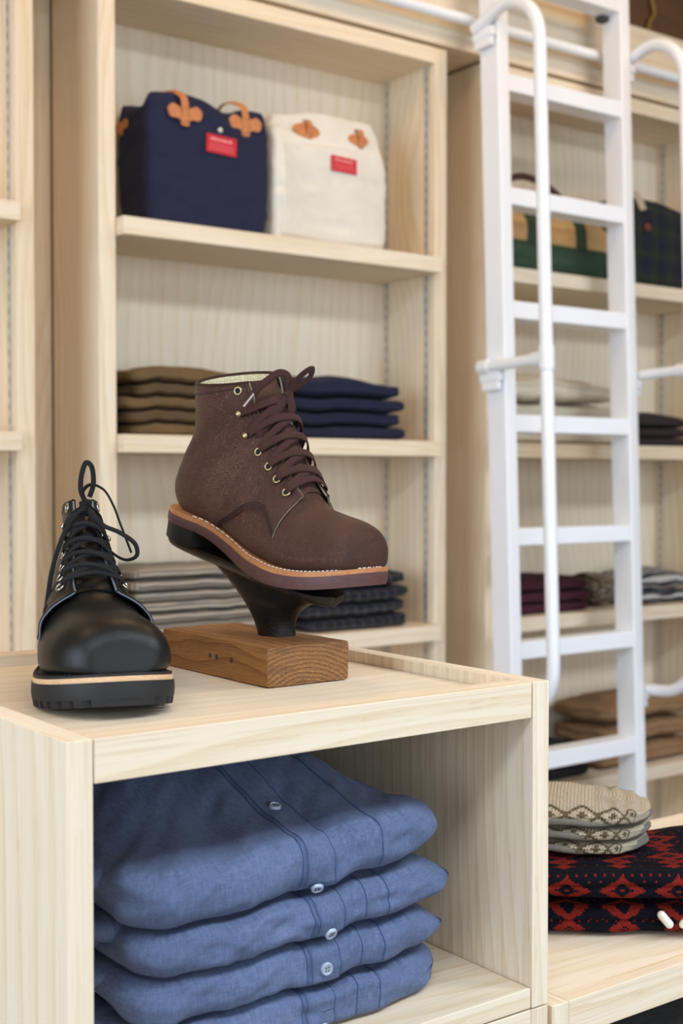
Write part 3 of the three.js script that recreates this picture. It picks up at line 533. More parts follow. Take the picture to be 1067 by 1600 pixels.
// ------------------------------------------------------------------ iron last on its wooden block
const pineMap = rep(tex(1024, 512, (u, v) => {                       // flat-sawn pine: grain runs along u
  const w = (vn(u * 3, v * 6, 3, 6, 61) - 0.5) * 0.16 + (vn(u * 12, v * 9, 12, 9, 62) - 0.5) * 0.02, r = mod((v + w) * 7, 1), b = pow(r, 3);
  const n = vn(u * 26, v * 200, 26, 200, 63), d = vn(u * 5, v * 5, 5, 5, 64);
  let c = mix3([162, 114, 64], [122, 78, 40], b * 0.8 + (n - 0.5) * 0.35); c = mix3(c, [112, 76, 42], clamp((d - 0.55) * 0.9, 0, 0.4)); return c;
}), 0.2, 0.1);
const endMap = rep(tex(512, 512, (u, v) => {                         // end grain: growth rings round a pith below the block
  const x = u - 0.42, y = v + 0.25, rr = Math.hypot(x, y) + (vn(u * 6, v * 6, 6, 6, 65) - 0.5) * 0.03, r = mod(rr * 15, 1), b = pow(r, 2.5);
  const n = vn(u * 150, v * 150, 150, 150, 66), s = vn(u * 7, v * 7, 7, 7, 67); let c = mix3([158, 112, 68], [98, 62, 34], b * 0.85 + (n - 0.5) * 0.4); return mix3(c, [90, 66, 44], clamp((s - 0.5) * 0.8, 0, 0.35));
}), 0.095, 0.06);
const pine = mat({ map: pineMap, roughness: 0.8, bumpMap: rep(tex(512, 256, (u, v) => vn(u * 20, v * 130, 20, 130, 68), false), 0.2, 0.1), bumpScale: 0.0006 });
const pineEnd = mat({ map: endMap, roughness: 0.9, bumpMap: rep(tex(256, 256, (u, v) => vn(u * 90, v * 90, 90, 90, 69), false), 0.095, 0.06), bumpScale: 0.0012 });
const castIron = mat({ map: rep(tex(512, 512, (u, v) => { const n = vn(u * 9, v * 9, 9, 9, 71), k = vn(u * 50, v * 50, 50, 50, 72); return mix3([36, 32, 29], [80, 62, 48], clamp((n - 0.5) * 1.2, 0, 0.6) + (k > 0.88 ? 0.35 : 0)); }), 0.1, 0.1), metalness: 0.55, roughness: 0.46, bumpMap: rep(tex(256, 256, (u, v) => vn(u * 40, v * 40, 40, 40, 73) * 0.6 + vn(u * 12, v * 12, 12, 12, 74) * 0.4, false), 0.05, 0.05), bumpScale: 0.0004 });
{
  const X0 = 0.641, X1 = 0.733, Z0 = -1.178, Z1 = -0.982, Y0 = TRAY + 0.0004, Y1 = TRAY + 0.037;
  const cxb = (X0 + X1) / 2, czb = (Z0 + Z1) / 2, t = thing('shoe_last_stand', 'black iron shoe last fixed to a rough brown wooden block', 'shoe last', [cxb, Y0, czb]);
  const bl = new THREE.BoxGeometry(X1 - X0, 0.037, Z1 - Z0, 16, 8, 30).translate(0, 0.0185, 0), p = bl.attributes.position, nn = bl.attributes.normal, uv = bl.attributes.uv;
  const hw = (X1 - X0) / 2, hd = (Z1 - Z0) / 2;
  for (let i = 0; i < p.count; i++) {                                // rounded, worn arrises
    let x = p.getX(i), y = p.getY(i) - 0.0185, z = p.getZ(i); const ax = nn.getX(i), ay = nn.getY(i), az = nn.getZ(i);
    uv.setXY(i, abs(az) > 0.5 ? x + hw : z + hd, abs(ay) > 0.5 ? x + 0.05 : y + 0.02);
    const r = 0.0022 + 0.0012 * n3(x * 60, y * 60, z * 60, 3), q = V3(clamp(x, -hw + r, hw - r), clamp(y, -0.0185 + r, 0.0185 - r), clamp(z, -hd + r, hd - r)), d = V3(x, y, z).sub(q), l = d.length(); if (l > r) d.multiplyScalar(r / l);
    p.setXYZ(i, q.x + d.x + 0.0004 * n3(x * 90, y * 90, z * 40, 8), q.y + d.y + (y > -0.018 ? 0.0004 * n3(x * 70, y * 90, z * 30, 9) : 0) + 0.0185, q.z + d.z);
  }
  bl.clearGroups(); bl.addGroup(0, 1e6, 0); { const g2 = bl; g2.clearGroups(); let o = 0; for (const [n, m] of [[8 * 30, 0], [8 * 30, 0], [16 * 30, 0], [16 * 30, 0], [16 * 8, 1], [16 * 8, 1]]) { g2.addGroup(o, n * 6, m); o += n * 6; } }
  bl.computeVertexNormals();
  const b = part('wooden_block', bl, [pine, pineEnd], t);
  for (const z of [-0.01, -0.022, 0.016]) { const k = part('nail_hole', new THREE.SphereGeometry(0.0032, 10, 8).scale(0.35, 1, 1.1), slotMat, b); k.position.set(-hw + 0.0004, 0.019, z + 0.02); }
  // the last: a sole-shaped plate that carries the boot, on a flared neck; built in the boot's own frame
  const frame = new THREE.Group(); frame.rotation.order = 'YXZ'; frame.rotation.set(rad(13), rad(10), 0); frame.position.set(0.672 - cxb, 1.2945 - Y0, -1.207 - czb); frame.updateMatrix();
  const plate = [], N = 44, M = 12, tp = z => -0.0006 - 0.0 * z, wf = curve1([[0.0, 0.001], [0.004, 0.016], [0.02, 0.024], [0.05, 0.0245], [0.09, 0.021], [0.13, 0.026], [0.17, 0.0315], [0.205, 0.030], [0.228, 0.020], [0.236, 0.001]]);
  const g = gridGeo(M * 2, N, (u, v) => { const z = 0.004 + 0.236 * (1 - cos(v * PI)) / 2, w = wf(z - 0.004), a = u * 2 * PI, c = cos(a), s = sin(a); const th = lerp(0.0085, 0.013, sin(PI * v)) * smooth(0, 0.04, v) * smooth(1, 0.96, v) + 0.001; const low = s > 0 ? 0 : s * th; const top = -0.0009 + (z > 0.07 ? -0.0 : 0); return V3(Math.sign(c) * pow(abs(c), 0.8) * w + 0.002, top + low, z).applyMatrix4(frame.matrix); }, (u, v) => [u * 0.1, v * 0.24]);
  // neck: loft from an elongated oval under the plate to a small foot on the block
  const foot = V3(0.7 - cxb, 0.0365, -1.055 - czb), topC = V3(0.002, -0.006, 0.148).applyMatrix4(frame.matrix);
  const neck = gridGeo(40, 30, (u, v) => { const a = u * 2 * PI, f = 1 - v, k = pow(f, 2.1); const c = foot.clone().lerp(topC, 0), y = lerp(foot.y, topC.y, f); const cx = lerp(foot.x, topC.x, f), cz = lerp(foot.z, topC.z, pow(f, 0.9)); const lz = sin(a), lx = cos(a); const ez = lz > 0 ? lerp(0.017, 0.078, k) : lerp(0.017, 0.088, k), ex = lerp(0.0145, 0.019, pow(f, 1.4)); const yy = y + (f > 0 ? lz * -0.02 * k - 0.0 : 0); return V3(cx + Math.sign(lx) * pow(abs(lx), 0.7) * ex + lz * ez * 0.17, yy, cz + Math.sign(lz) * pow(abs(lz), 0.8) * ez); }, (u, v) => [u * 0.12, v * 0.08], true);
  part('iron_last', merge([g, neck]), castIron, t, 'dark rusty cast iron last');
}

// ------------------------------------------------------------------ folded cloth
// a soft slab: rounded on all edges, with optional folded layers on its sides, creases and sag.
// map(x, y, z) takes a point of the plain box (centred) to the cloth surface
function clothMap(w, d, h, o = {}) {
  const sd = o.seed || 1, R = rng(sd * 977 + 5), L = o.layers || 2, hw = w / 2, hh = h / 2, hd = d / 2;
  const rxz = o.round || h * 0.62, rc = o.corner || 0.02, A = o.wr ?? 0.002, ph = R() * 50, fx = o.cx || 26, fz = o.cz || 14, LD = o.layDepth ?? 0.004;
  return (x, y, z) => {
    const qx = clamp(x, -hw + rc, hw - rc), qz = clamp(z, -hd + rc, hd - rc); let dx = x - qx, dz = z - qz; const l = Math.hypot(dx, dz); if (dx && dz && l > 1e-9) { const m = max(abs(dx), abs(dz)) / l; dx *= m; dz *= m; }
    const cr = dx && dz ? Math.hypot(dx, dz) : max(abs(dx), abs(dz)); x = qx + dx; z = qz + dz;
    const ex = hw - abs(x), ez = hd - abs(z), e = min(max(0, rc - cr), ex + 1, ez + 1) , ee = abs(dx) + abs(dz) > 1e-9 ? rc - cr : min(ex, ez), ty = y / hh;
    const inset = rxz * (1 - Math.sqrt(max(0, 1 - ty * ty * 0.98))) * 0.75, k = smooth(rxz * 2.2, 0, ee);
    const lay = LD * pow(abs(sin((ty * 0.5 + 0.5) * PI * L)), 0.45) - LD, side = -inset + lay * k;
    const sx = smooth(rxz * 2.5, 0, ex), sz = smooth(rxz * 2.5, 0, ez);
    x += Math.sign(x) * side * sx; z += Math.sign(z) * side * sz;
    y *= 1 - (o.edgeDrop ?? 0.25) * pow(smooth(rxz * 2.6, 0, ee), 2) * (y > 0 ? 1 : 0.4);
    const wv = n3(x * fx + ph, z * fz, y * 30, sd) * 0.6 + n3(x * fx * 2.3, z * fz * 2.1 + ph, y * 50, sd + 3) * 0.35;
    if (y > 0) y += A * wv * (y / hh);
    x += A * 1.2 * n3(z * 24 + ph, y * 60, x * 5, sd + 7) * sx; z += A * 1.3 * n3(x * 24 + ph, y * 60, z * 5, sd + 9) * sz;
    if (o.warp) { const q = o.warp(x, y, z, ty); x = q[0]; y = q[1]; z = q[2]; }
    return V3(x, y + hh, z);
  };
}
function cloth(w, d, h, o = {}) {
  const nx = o.nx || 36, ny = o.ny || 10, nz = o.nz || 28, f = o.map || clothMap(w, d, h, o);
  const g0 = new THREE.BoxGeometry(w, h, d, nx, ny, nz), p = g0.attributes.position, nn = g0.attributes.normal, uv = g0.attributes.uv, hw = w / 2, hh = h / 2, hd = d / 2;
  for (let i = 0; i < p.count; i++) {
    const x = p.getX(i), y = p.getY(i), z = p.getZ(i), ax = nn.getX(i), ay = nn.getY(i), az = nn.getZ(i);
    uv.setXY(i, (abs(ax) > 0.5 ? (ax > 0 ? hw + hh - y : -hw - hh + y) : x) + (o.u0 || 0), (abs(az) > 0.5 ? (az > 0 ? hd + hh - y : -hd - hh + y) : ay < -0.5 ? -z : z) + (o.v0 || 0));
    const q = f(x, y, z); p.setXYZ(i, q.x, q.y, q.z);
  }
  g0.clearGroups(); return weldNormals(g0);
}
const weaveBump = rep(tex(256, 256, (u, v) => 0.5 + 0.25 * sin(u * 64 * 2 * PI) * 0.9 + 0.25 * sin(v * 64 * 2 * PI) + 0.2 * (vn(u * 128, v * 128, 128, 128, 81) - 0.5), false), 0.05, 0.05);
const knitBump = (s) => rep(tex(256, 256, (u, v) => { const c = mod(u * 16, 1), r = mod(v * 16 + abs(c - 0.5) * 1.0, 1); return 0.15 + 0.85 * pow(sin(PI * c), 0.6) * pow(sin(PI * r), 0.7); }, false), s, s);
const knit4 = knitBump(0.06), knit8 = knitBump(0.09);
const speck = (a, b, fu, fv, sd, W = 512) => tex(W, W, (u, v) => mix3(a, b, clamp(vn(u * fu, v * fv, fu, fv, sd) * 0.6 + vn(u * fv, v * fu, fv, fu, sd + 1) * 0.4 + (vn(u * 6, v * 6, 6, 6, sd + 2) - 0.5) * 0.3, 0, 1)));
const sheenC = (r, g, b) => ({ sheen: 0.35, sheenRoughness: 0.7, sheenColor: new THREE.Color(r, g, b) });
const chambray = mat({ map: rep(tex(1024, 1024, (u, v) => mix3([72, 84, 114], [112, 125, 154], clamp(vn(u * 512, v * 40, 512, 40, 83) * 0.5 + vn(u * 60, v * 512, 60, 512, 84) * 0.42 + (vn(u * 5, v * 5, 5, 5, 85) - 0.5) * 0.25, 0, 1))), 0.22, 0.22), bumpMap: weaveBump, bumpScale: 0.0002, roughness: 0.92, ...sheenC(0.3, 0.34, 0.42) });
const shirtSeam = mat({ color: 0x3c5078, roughness: 0.9 });
const pearl = mat({ color: 0xaab2c2, roughness: 0.25, clearcoat: 0.5, clearcoatRoughness: 0.2 });

// the four chambray shirts in the cabinet
{
  const N = 4, H = 0.041, y0 = 0.9034, W = 0.312, D = 0.306, cxs = 0.594, czs = -0.996;
  const where = ['topmost of the blue shirt stack in the cabinet', 'second from top of the blue shirt stack', 'third from top of the blue shirt stack', 'bottom of the blue shirt stack on the cabinet board'];
  for (let i = N - 1; i >= 0; i--) {
    const lvl = N - 1 - i, top = i === 0, hh = top ? 0.046 : 0.0358, dx = [-0.002, 0.006, 0.003, 0.0][i], dz = [0.001, 0.001, -0.002, -0.003][i], yb = y0 + lvl * 0.0368;
    const t = thing('folded_shirt', 'folded blue chambray shirt, ' + where[i], 'shirt', [cxs + dx, yb, czs + dz], 0, 'blue shirts in the cabinet');
    const warp = (x, y, z, ty) => {                                  // rises to the right over the stack; the top shirt swells towards the back
      const lift = 0.010 * smooth(-0.08, 0.10, x) * lvl / 3, fr = smooth(-0.02, 0.15, z), up = y > 0 ? 1 : 0.2;
      let yy = y + lift;
      if (top) yy += up * (0.050 * smooth(0.13, -0.08, z) * smooth(0.156, 0.05, x) * smooth(-0.156, -0.07, x) + 0.006 * smooth(0.15, 0.05, z));
      const X = x + dx, Z = z + dz, cf = y > 0 || lvl > 0 ? 1 : 0;   // one set of folds runs through the whole pile, so that the shirts lie on each other
      const w1 = sin(X * 88 + 3 * n3(Z * 9, 1, 2, 5)), w2 = n3(X * 40, Z * 12, 0, 50), w3 = n3(X * 90, Z * 26, 0, 52);
      yy += cf * (0.0014 * w1 * smooth(0.0, 0.14, z) + 0.0026 * w2 + 0.0008 * w3) + (top && y > 0 ? 0.0016 * n3(X * 70 + Z * 60, Z * 20 - X * 20, 1, 54) : 0);
      const tip = smooth(0.09, 0.156, x);                            // gathered, slightly drooping right end
      yy += tip * (-0.004 * (y > 0 ? 1 : 0) + cf * 0.003 * n3(Z * 34, 1, 3, 4));
      const pull = 0.009 * tip * n3(z * 26 + i * 7, y * 60, 1, i) + 0.006 * smooth(-0.10, -0.15, x) * n3(z * 22, y * 80, 4, i + 3);
      const zf = z + fr * (0.0036 * n3(x * 30 + i * 11, ty * 1.4, 5, i) + 0.0016 * n3(x * 80 + i * 3, ty * 2.5, 6, i) - 0.014 * smooth(0.07, 0.156, x) - 0.006 * smooth(-0.09, -0.15, x));
      return [x + pull, yy, zf];
    };
    const o = { seed: 40 + i, layers: 1, layDepth: 0.001, wr: 0, cx: 30, cz: 12, corner: 0.03, nx: 100, ny: 16, nz: 80, edgeDrop: 0.1, round: hh * 0.5, warp };
    const f = clothMap(W, D, hh, o); o.map = f; part('body', cloth(W, D, hh, o), chambray, t);
    // points on the cloth along a line over the top (a 0..0.75) and down the front fold (a 0.75..1)
    const on = (x, a) => a < 0.75 ? f(x, hh / 2, lerp(-D / 2, D / 2, a / 0.75)) : f(x, lerp(hh / 2, -hh / 2, (a - 0.75) / 0.25), D / 2);
    const nrm = (x, a) => { const e = 0.012, u = on(x + 0.002, a).sub(on(x - 0.002, a)), v = on(x, min(1, a + e)).sub(on(x, max(0, a - e))); const n = v.cross(u).normalize(); return n.lengthSq() < 0.5 ? V3(0, 1, 0) : n; };
    const band = (xa, xb, a0, a1, off, name, m, parent) => {         // a strip of cloth lying on the shirt, with thickness at its edges
      const up = gridGeo(10, 90, (u, v) => { const x = lerp(xa, xb, u), a = lerp(a0, a1, v); return on(x, a).addScaledVector(nrm(x, a), (u === 0 || u === 1 || v === 0 || v === 1) ? -0.0005 : off); }, (u, v) => [lerp(xa, xb, u), lerp(a0, a1, v) * 0.4], true);
      return part(name, up, m, parent || t);
    };
    const line = (xf, a0, a1, off, r) => tube(Array.from({ length: 70 }, (_, k) => { const a = lerp(a0, a1, k / 69), x = xf(a); return on(x, a).addScaledVector(nrm(x, a), off); }), r, 140, 5);
    const px = 0.010, a0 = top ? 0.10 : 0.45;
    const pk = band(px - 0.0165, px + 0.0165, a0, 0.965, 0.0016, 'placket', chambray);
    part('placket_stitching', merge([line(() => px - 0.0135, a0, 0.96, 0.0017, 0.0004), line(() => px + 0.0135, a0, 0.96, 0.0017, 0.0004), line(() => px - 0.0172, a0, 0.965, 0.0002, 0.0007)]), shirtSeam, pk);
    part('pocket_edge', merge([line(() => 0.071, top ? 0.36 : 0.45, 0.965, 0.0002, 0.0007), ...(top ? [tube(Array.from({ length: 20 }, (_, k) => { const x = lerp(0.043, 0.071, k / 19); return on(x, 0.36).addScaledVector(nrm(x, 0.36), 0.0002); }), 0.0007, 40, 5)] : [line(() => 0.047, 0.5, 0.965, 0.0002, 0.0005)])]), shirtSeam, t);
    const bg = merge([new THREE.CylinderGeometry(0.0050, 0.0054, 0.0016, 24), new THREE.TorusGeometry(0.0043, 0.0009, 8, 24).rotateX(PI / 2).translate(0, 0.0009, 0)]), hg = new THREE.CylinderGeometry(0.0006, 0.0006, 0.0024, 8);
    for (const a of top ? [0.2, 0.58, 0.975] : [[], [0.95], [0.885], [0.96]][i]) {
      const b = part('button', bg, pearl, t, 'small pearly shirt button'), nv = nrm(px, a); b.position.copy(on(px, a)).addScaledVector(nv, 0.0024); b.quaternion.setFromUnitVectors(V3(0, 1, 0), nv);
      for (const [hx, hz] of [[1, 1], [-1, 1], [1, -1], [-1, -1]]) { const hm = part('button_hole', hg, slotMat, b); hm.position.set(hx * 0.0012, 0.0003, hz * 0.0012); }
    }
    // tucked sleeve and side folds at the left
    for (let k = 0; k < 3; k++) {
      const fw = 0.060 - 0.012 * k, fd = D * (0.80 - 0.06 * k), fh = hh * [0.5, 0.42, 0.4][k], ff = clothMap(fw, fd, fh, { seed: 200 + i * 5 + k, layers: 1, layDepth: 0.0006, wr: 0.003, corner: 0.018, round: fh * 0.5, cx: 40, cz: 16, edgeDrop: 0.2 });
      const g = cloth(fw, fd, fh, { map: ff, nx: 20, ny: 8, nz: 44 }); g.translate(-W / 2 + fw * 0.30 - 0.004 * k, [0.44, 0.2, 0.02][k] * hh, -0.026 - 0.014 * k);
      part('side_fold', g, chambray, t);
    }
    if (top) part('collar', cloth(0.15, 0.06, 0.016, { seed: 71, layers: 2, layDepth: 0.001, wr: 0.002, corner: 0.02, nx: 30, ny: 8, nz: 16 }).translate(px - 0.01, hh + 0.036, -0.105), chambray, t);
  }
}

// ------------------------------------------------------------------ knitwear on the bench
const motif = (ix, iy) => {                                           // stitch grid, 24 wide: a stack of diamonds and crosses
  const x = mod(ix, 24) - 12, y = mod(iy, 34), ax = abs(x + 0.5) - 0.5;
  const dia = (cy, r, hole) => { const d = ax * 0.72 + abs(y - cy); return d <= r && (d > hole || d < 0.5); };
  if (dia(8, 7, 3) || dia(20, 5, 1)) return 1;
  if (dia(28, 3, 0)) return 1;
  if ((y === 0 || y === 16) && mod(ix, 4) === 0) return 1;
  if (ax === 9 && mod(y, 12) === 3) return 1;
  return 0;
};
const navyRed = mat({ map: rep(tex(768, 768, (u, v) => { const X = u * 72, Y = v * 68, n = vn(u * 200, v * 200, 200, 200, 91); const cx = mod(X, 1) - 0.5, e = Math.floor(Y - abs(cx) * 0.7); return motif(Math.floor(X), e) ? mix3([112, 26, 18], [146, 40, 28], n) : mix3([7, 8, 16], [17, 18, 30], n); }), 0.17, 0.145), bumpMap: rep(tex(768, 768, (u, v) => { const c = mod(u * 72, 1), r = mod(v * 68 + abs(c - 0.5) * 0.9, 1); return 0.15 + 0.85 * pow(sin(PI * c), 0.6) * pow(sin(PI * r), 0.7); }, false), 0.17, 0.145), bumpScale: 0.0012, roughness: 0.95, specularIntensity: 0.3 });
const toggleM = mat({ color: 0xe4ddcc, roughness: 0.4 });
const RV = V3(cos(YAW), 0, sin(YAW)), FV = V3(sin(YAW), 0, -cos(YAW));
{
  const front = V3(1.022, BY, -0.886), ang = -rad(39), W = 0.40, D = 0.185;
  const c = front.clone().addScaledVector(FV, D / 2).addScaledVector(RV, 0.055);
  for (let i = 0; i < 2; i++) {
    const h = i ? 0.033 : 0.031;
    const t = thing('fair_isle_sweater', i ? 'navy sweater with red diamond pattern, upper of two folded on the bench' : 'navy sweater with red diamond pattern, lower of two with a white toggle', 'sweater', [c.x - 0.004 * i, BY + 0.0005 + i * 0.0362, c.z], ang, 'fair isle sweaters on the bench');
    part('body', cloth(W, D, h, { seed: 60 + i, layers: 2, layDepth: 0.005, wr: 0.0045, cx: 16, cz: 9, corner: 0.03, nx: 70, ny: 14, nz: 56, edgeDrop: 0.2, v0: 0.05 * i, u0: 0.03, warp: i ? (x, y, z) => [x, y + (y > 0 ? 0.022 * smooth(-0.02, 0.17, x) * smooth(0.09, -0.02, z) : 0), z] : null }), navyRed, t);
    if (!i) for (const [x, s] of [[-0.030, 1], [-0.008, -1]]) { const g = new THREE.CapsuleGeometry(0.0044, 0.012, 6, 12); g.rotateZ(s * 0.7); const b = part('toggle', g, toggleM, t, 'white horn toggle'); b.position.set(x + 0.012, 0.020, D / 2 + 0.003); }
  }
  const top = BY + 0.0748;
  const hatTex = (sd) => mat({ map: rep(tex(512, 512, (u, v) => { const X = u * 60, Y = v * 60, n = vn(u * 180, v * 180, 180, 180, sd); const ix = Math.floor(X), iy = mod(Math.floor(Y - abs(mod(X, 1) - 0.5) * 0.7), 60); const x = mod(ix, 12) - 6, ax = abs(x + 0.5) - 0.5; let g = 0; if (iy > 18 && iy < 46) { const d = ax + abs(mod(iy - 18, 14) - 7); g = d === 5 || d === 6 || d <= 1 ? 1 : 0; } return g ? mix3([84, 72, 44], [110, 96, 62], n) : mix3([168, 152, 126], [206, 190, 164], n); }), 0.17, 0.17), bumpMap: knit4, bumpScale: 0.0016, roughness: 0.96, ...sheenC(0.3, 0.28, 0.24) });
  const greyKnit = mat({ map: rep(speck([156, 146, 132], [218, 208, 192], 60, 60, 97), 0.06, 0.06), bumpMap: knit4, bumpScale: 0.0016, roughness: 0.96 });
  const hm = hatTex(93), hp = c.clone().addScaledVector(FV, 0.022).addScaledVector(RV, -0.107);
  for (let i = 0; i < 3; i++) {
    const t = thing('knit_hat', ['beige knit hat with olive diamonds, lowest of the small pile on the sweaters', 'beige knit hat with olive diamonds, middle of the small pile on the sweaters', 'beige knit hat with olive diamonds, topmost of the small pile on the sweaters'][i], 'hat', [hp.x + 0.003 * i, top + i * 0.0135, hp.z], ang - 0.35 + i * 0.1, 'knit hats on the bench');
    part('crown', cloth(0.18, 0.14, 0.0108 + 0.006 * (i === 2), { seed: 80 + i, layers: 2, layDepth: 0.002, wr: 0.0018, corner: 0.064, round: 0.009, nx: 44, ny: 10, nz: 36, edgeDrop: i === 2 ? 0.55 : 0.3, warp: i === 2 ? (x, y, z) => [x, y + (y > 0 ? 0.008 * smooth(0.09, 0.0, Math.hypot(x, z)) + 0.0012 * sin(x * 380) * smooth(0.0, 0.06, x) : 0), z] : null }), hm, t);
    const ring = Array.from({ length: 41 }, (_, k) => { const a = k / 40 * PI * 1.3 - PI * 0.15; return V3(cos(a) * 0.0895, 0.0044 + 0.0008 * sin(a * 9), sin(a) * 0.0695); });
    part('brim', tube(ring, 0.0036, 90, 10), greyKnit, t, 'grey-white rolled edge');
  }
}
{ // dark garments kept on the shelf under the bench
  const dm = mat({ map: rep(speck([20, 20, 20], [38, 38, 36], 90, 90, 101), 0.1, 0.1), bumpMap: weaveBump, bumpScale: 0.0004, roughness: 0.95 });
  for (let i = 0; i < 3; i++) solo('folded_jacket', cloth(0.5, 0.32, 0.07, { seed: 110 + i, layers: 2, wr: 0.006, corner: 0.04, nx: 40, ny: 10, nz: 34 }), dm, ['black folded jacket, lowest under the display bench', 'black folded jacket, middle one under the display bench', 'black folded jacket, topmost under the display bench'][i], 'jacket', 'jackets under the bench', [1.14, 0.6205 + i * 0.0785, -1.005]);
}

// ------------------------------------------------------------------ bags on the upper shelf
const canvasBump = weaveBump;
const navyCanvas = mat({ map: rep(speck([15, 21, 48], [26, 34, 70], 128, 128, 121), 0.1, 0.1), bumpMap: canvasBump, bumpScale: 0.0005, roughness: 0.85 });
const creamCanvas = mat({ map: rep(speck([222, 215, 198], [240, 234, 220], 128, 128, 123), 0.1, 0.1), bumpMap: canvasBump, bumpScale: 0.0004, roughness: 0.85 });
const bridle = mat({ map: rep(speck([176, 104, 52], [206, 132, 74], 30, 30, 125), 0.08, 0.08), roughness: 0.5 });
const redMap = (() => { const c = document.createElement('canvas'); c.width = 256; c.height = 128; const x = c.getContext('2d'); x.fillStyle = '#c4202c'; x.fillRect(0, 0, 256, 128); x.strokeStyle = '#eeb8b4'; const r = rng(5); x.lineWidth = 6; for (let i = 0; i < 11; i++) { const a = 34 + i * 17; x.beginPath(); x.moveTo(a, 40); x.lineTo(a, 22 + r() * 8); x.lineTo(a + 9, 40 - r() * 10); x.stroke(); } x.lineWidth = 3; for (const y of [64, 78, 92, 106]) for (let a = 26; a < 230; a += 9 + r() * 6) { x.beginPath(); x.moveTo(a, y); x.lineTo(a + 5, y - r() * 6); x.stroke(); } const t = new THREE.CanvasTexture(c); t.colorSpace = THREE.SRGBColorSpace; return t; })();
const redLabel = [mat({ color: 0xc4202c, roughness: 0.8 }), mat({ map: redMap, roughness: 0.8 })];
function labelGeo(w, h) { const g = new THREE.BoxGeometry(w, h, 0.0016); g.clearGroups(); g.addGroup(0, 24, 0); g.addGroup(24, 6, 1); g.addGroup(30, 6, 0); return g; }
function shapeGeo(pts, depth) { const s = new THREE.Shape(); s.setFromPoints(new THREE.SplineCurve(pts.concat([pts[0]]).map(p => new THREE.Vector2(...p))).getPoints(60)); return new THREE.ExtrudeGeometry(s, { depth, bevelEnabled: true, bevelSize: 0.0008, bevelThickness: 0.0008, bevelSegments: 2 }); }
const bone = shapeGeo([[-0.042, 0.006], [-0.03, 0.016], [-0.012, 0.011], [0.012, 0.011], [0.03, 0.016], [0.042, 0.006], [0.036, -0.010], [0.018, -0.011], [0.010, -0.016], [0.008, -0.024], [-0.008, -0.024], [-0.010, -0.016], [-0.018, -0.011], [-0.036, -0.010]].map(([x, y]) => [x * 0.92, y]), 0.0025);
const oval = shapeGeo(Array.from({ length: 16 }, (_, k) => [0.036 * cos(k / 16 * 2 * PI), 0.017 * sin(k / 16 * 2 * PI)]), 0.0022);
{
  const W = 0.286, H = 0.262, D = 0.15, t = thing('tote_bag', 'navy canvas tote bag with tan leather handles and red label', 'bag', [1.379, 1.8555, -2.388]);
  const wav = (x, z) => -0.016 * Math.exp(-pow((x - 0.03) / 0.03, 2)) * smooth(0, 0.06, z) + 0.008 * Math.exp(-pow((x + 0.07) / 0.05, 2));
  const warp = (x, y, z) => [x * (1 + 0.012 * sin(y * 9)), y + (y > 0 ? wav(x, z) * smooth(0, 0.12, y) : 0) - (y > 0.1 ? 0.02 * smooth(-0.03, 0.0, -abs(z) + 0.03) * smooth(0.1, 0.13, y) : 0), z + 0.004 * sin(x * 22 + y * 7) * smooth(-0.13, 0.05, y)];
  const f = clothMap(W, D, H, { seed: 131, layers: 1, layDepth: 0, wr: 0.002, corner: 0.016, round: 0.016, edgeDrop: 0, warp });
  part('body', cloth(W, D, H, { map: f, nx: 50, ny: 44, nz: 26 }), navyCanvas, t);
  const fz = D / 2 - 0.008;
  for (const [x, y] of [[-0.064, 0.240], [0.079, 0.241]]) {
    const b = part('handle_patch', bone, bridle, t); b.position.set(x, y - 0.012, fz + 0.006); b.rotation.x = -0.06;
    part('handle', ribbon([V3(x, y - 0.03, fz + 0.011), V3(x - 0.001, y - 0.006, fz + 0.0115), V3(x - 0.004, y + 0.02, fz + 0.008), V3(x - 0.014, y + 0.036, fz - 0.018), V3(x - 0.022, y + 0.036, fz - 0.05), V3(x - 0.03, y + 0.01, fz - 0.075)], 0.017, 0.0035, V3(0, 0, 1), 50, 10), bridle, t);
  }
  { const b = part('handle_patch', bone, bridle, t); b.scale.setScalar(0.7); b.position.set(-W / 2 - 0.0015, 0.215, -0.045); b.rotation.y = -PI / 2; }
  const l = part('label', labelGeo(0.071, 0.037), redLabel, t, 'red woven label'); l.position.set(0.0185, 0.176, fz + 0.0125); l.rotation.z = -0.04;
  part('snap', new THREE.SphereGeometry(0.006, 14, 10).scale(1, 1, 0.5), steel, t).position.set(0.018, 0.207, fz + 0.009);
}
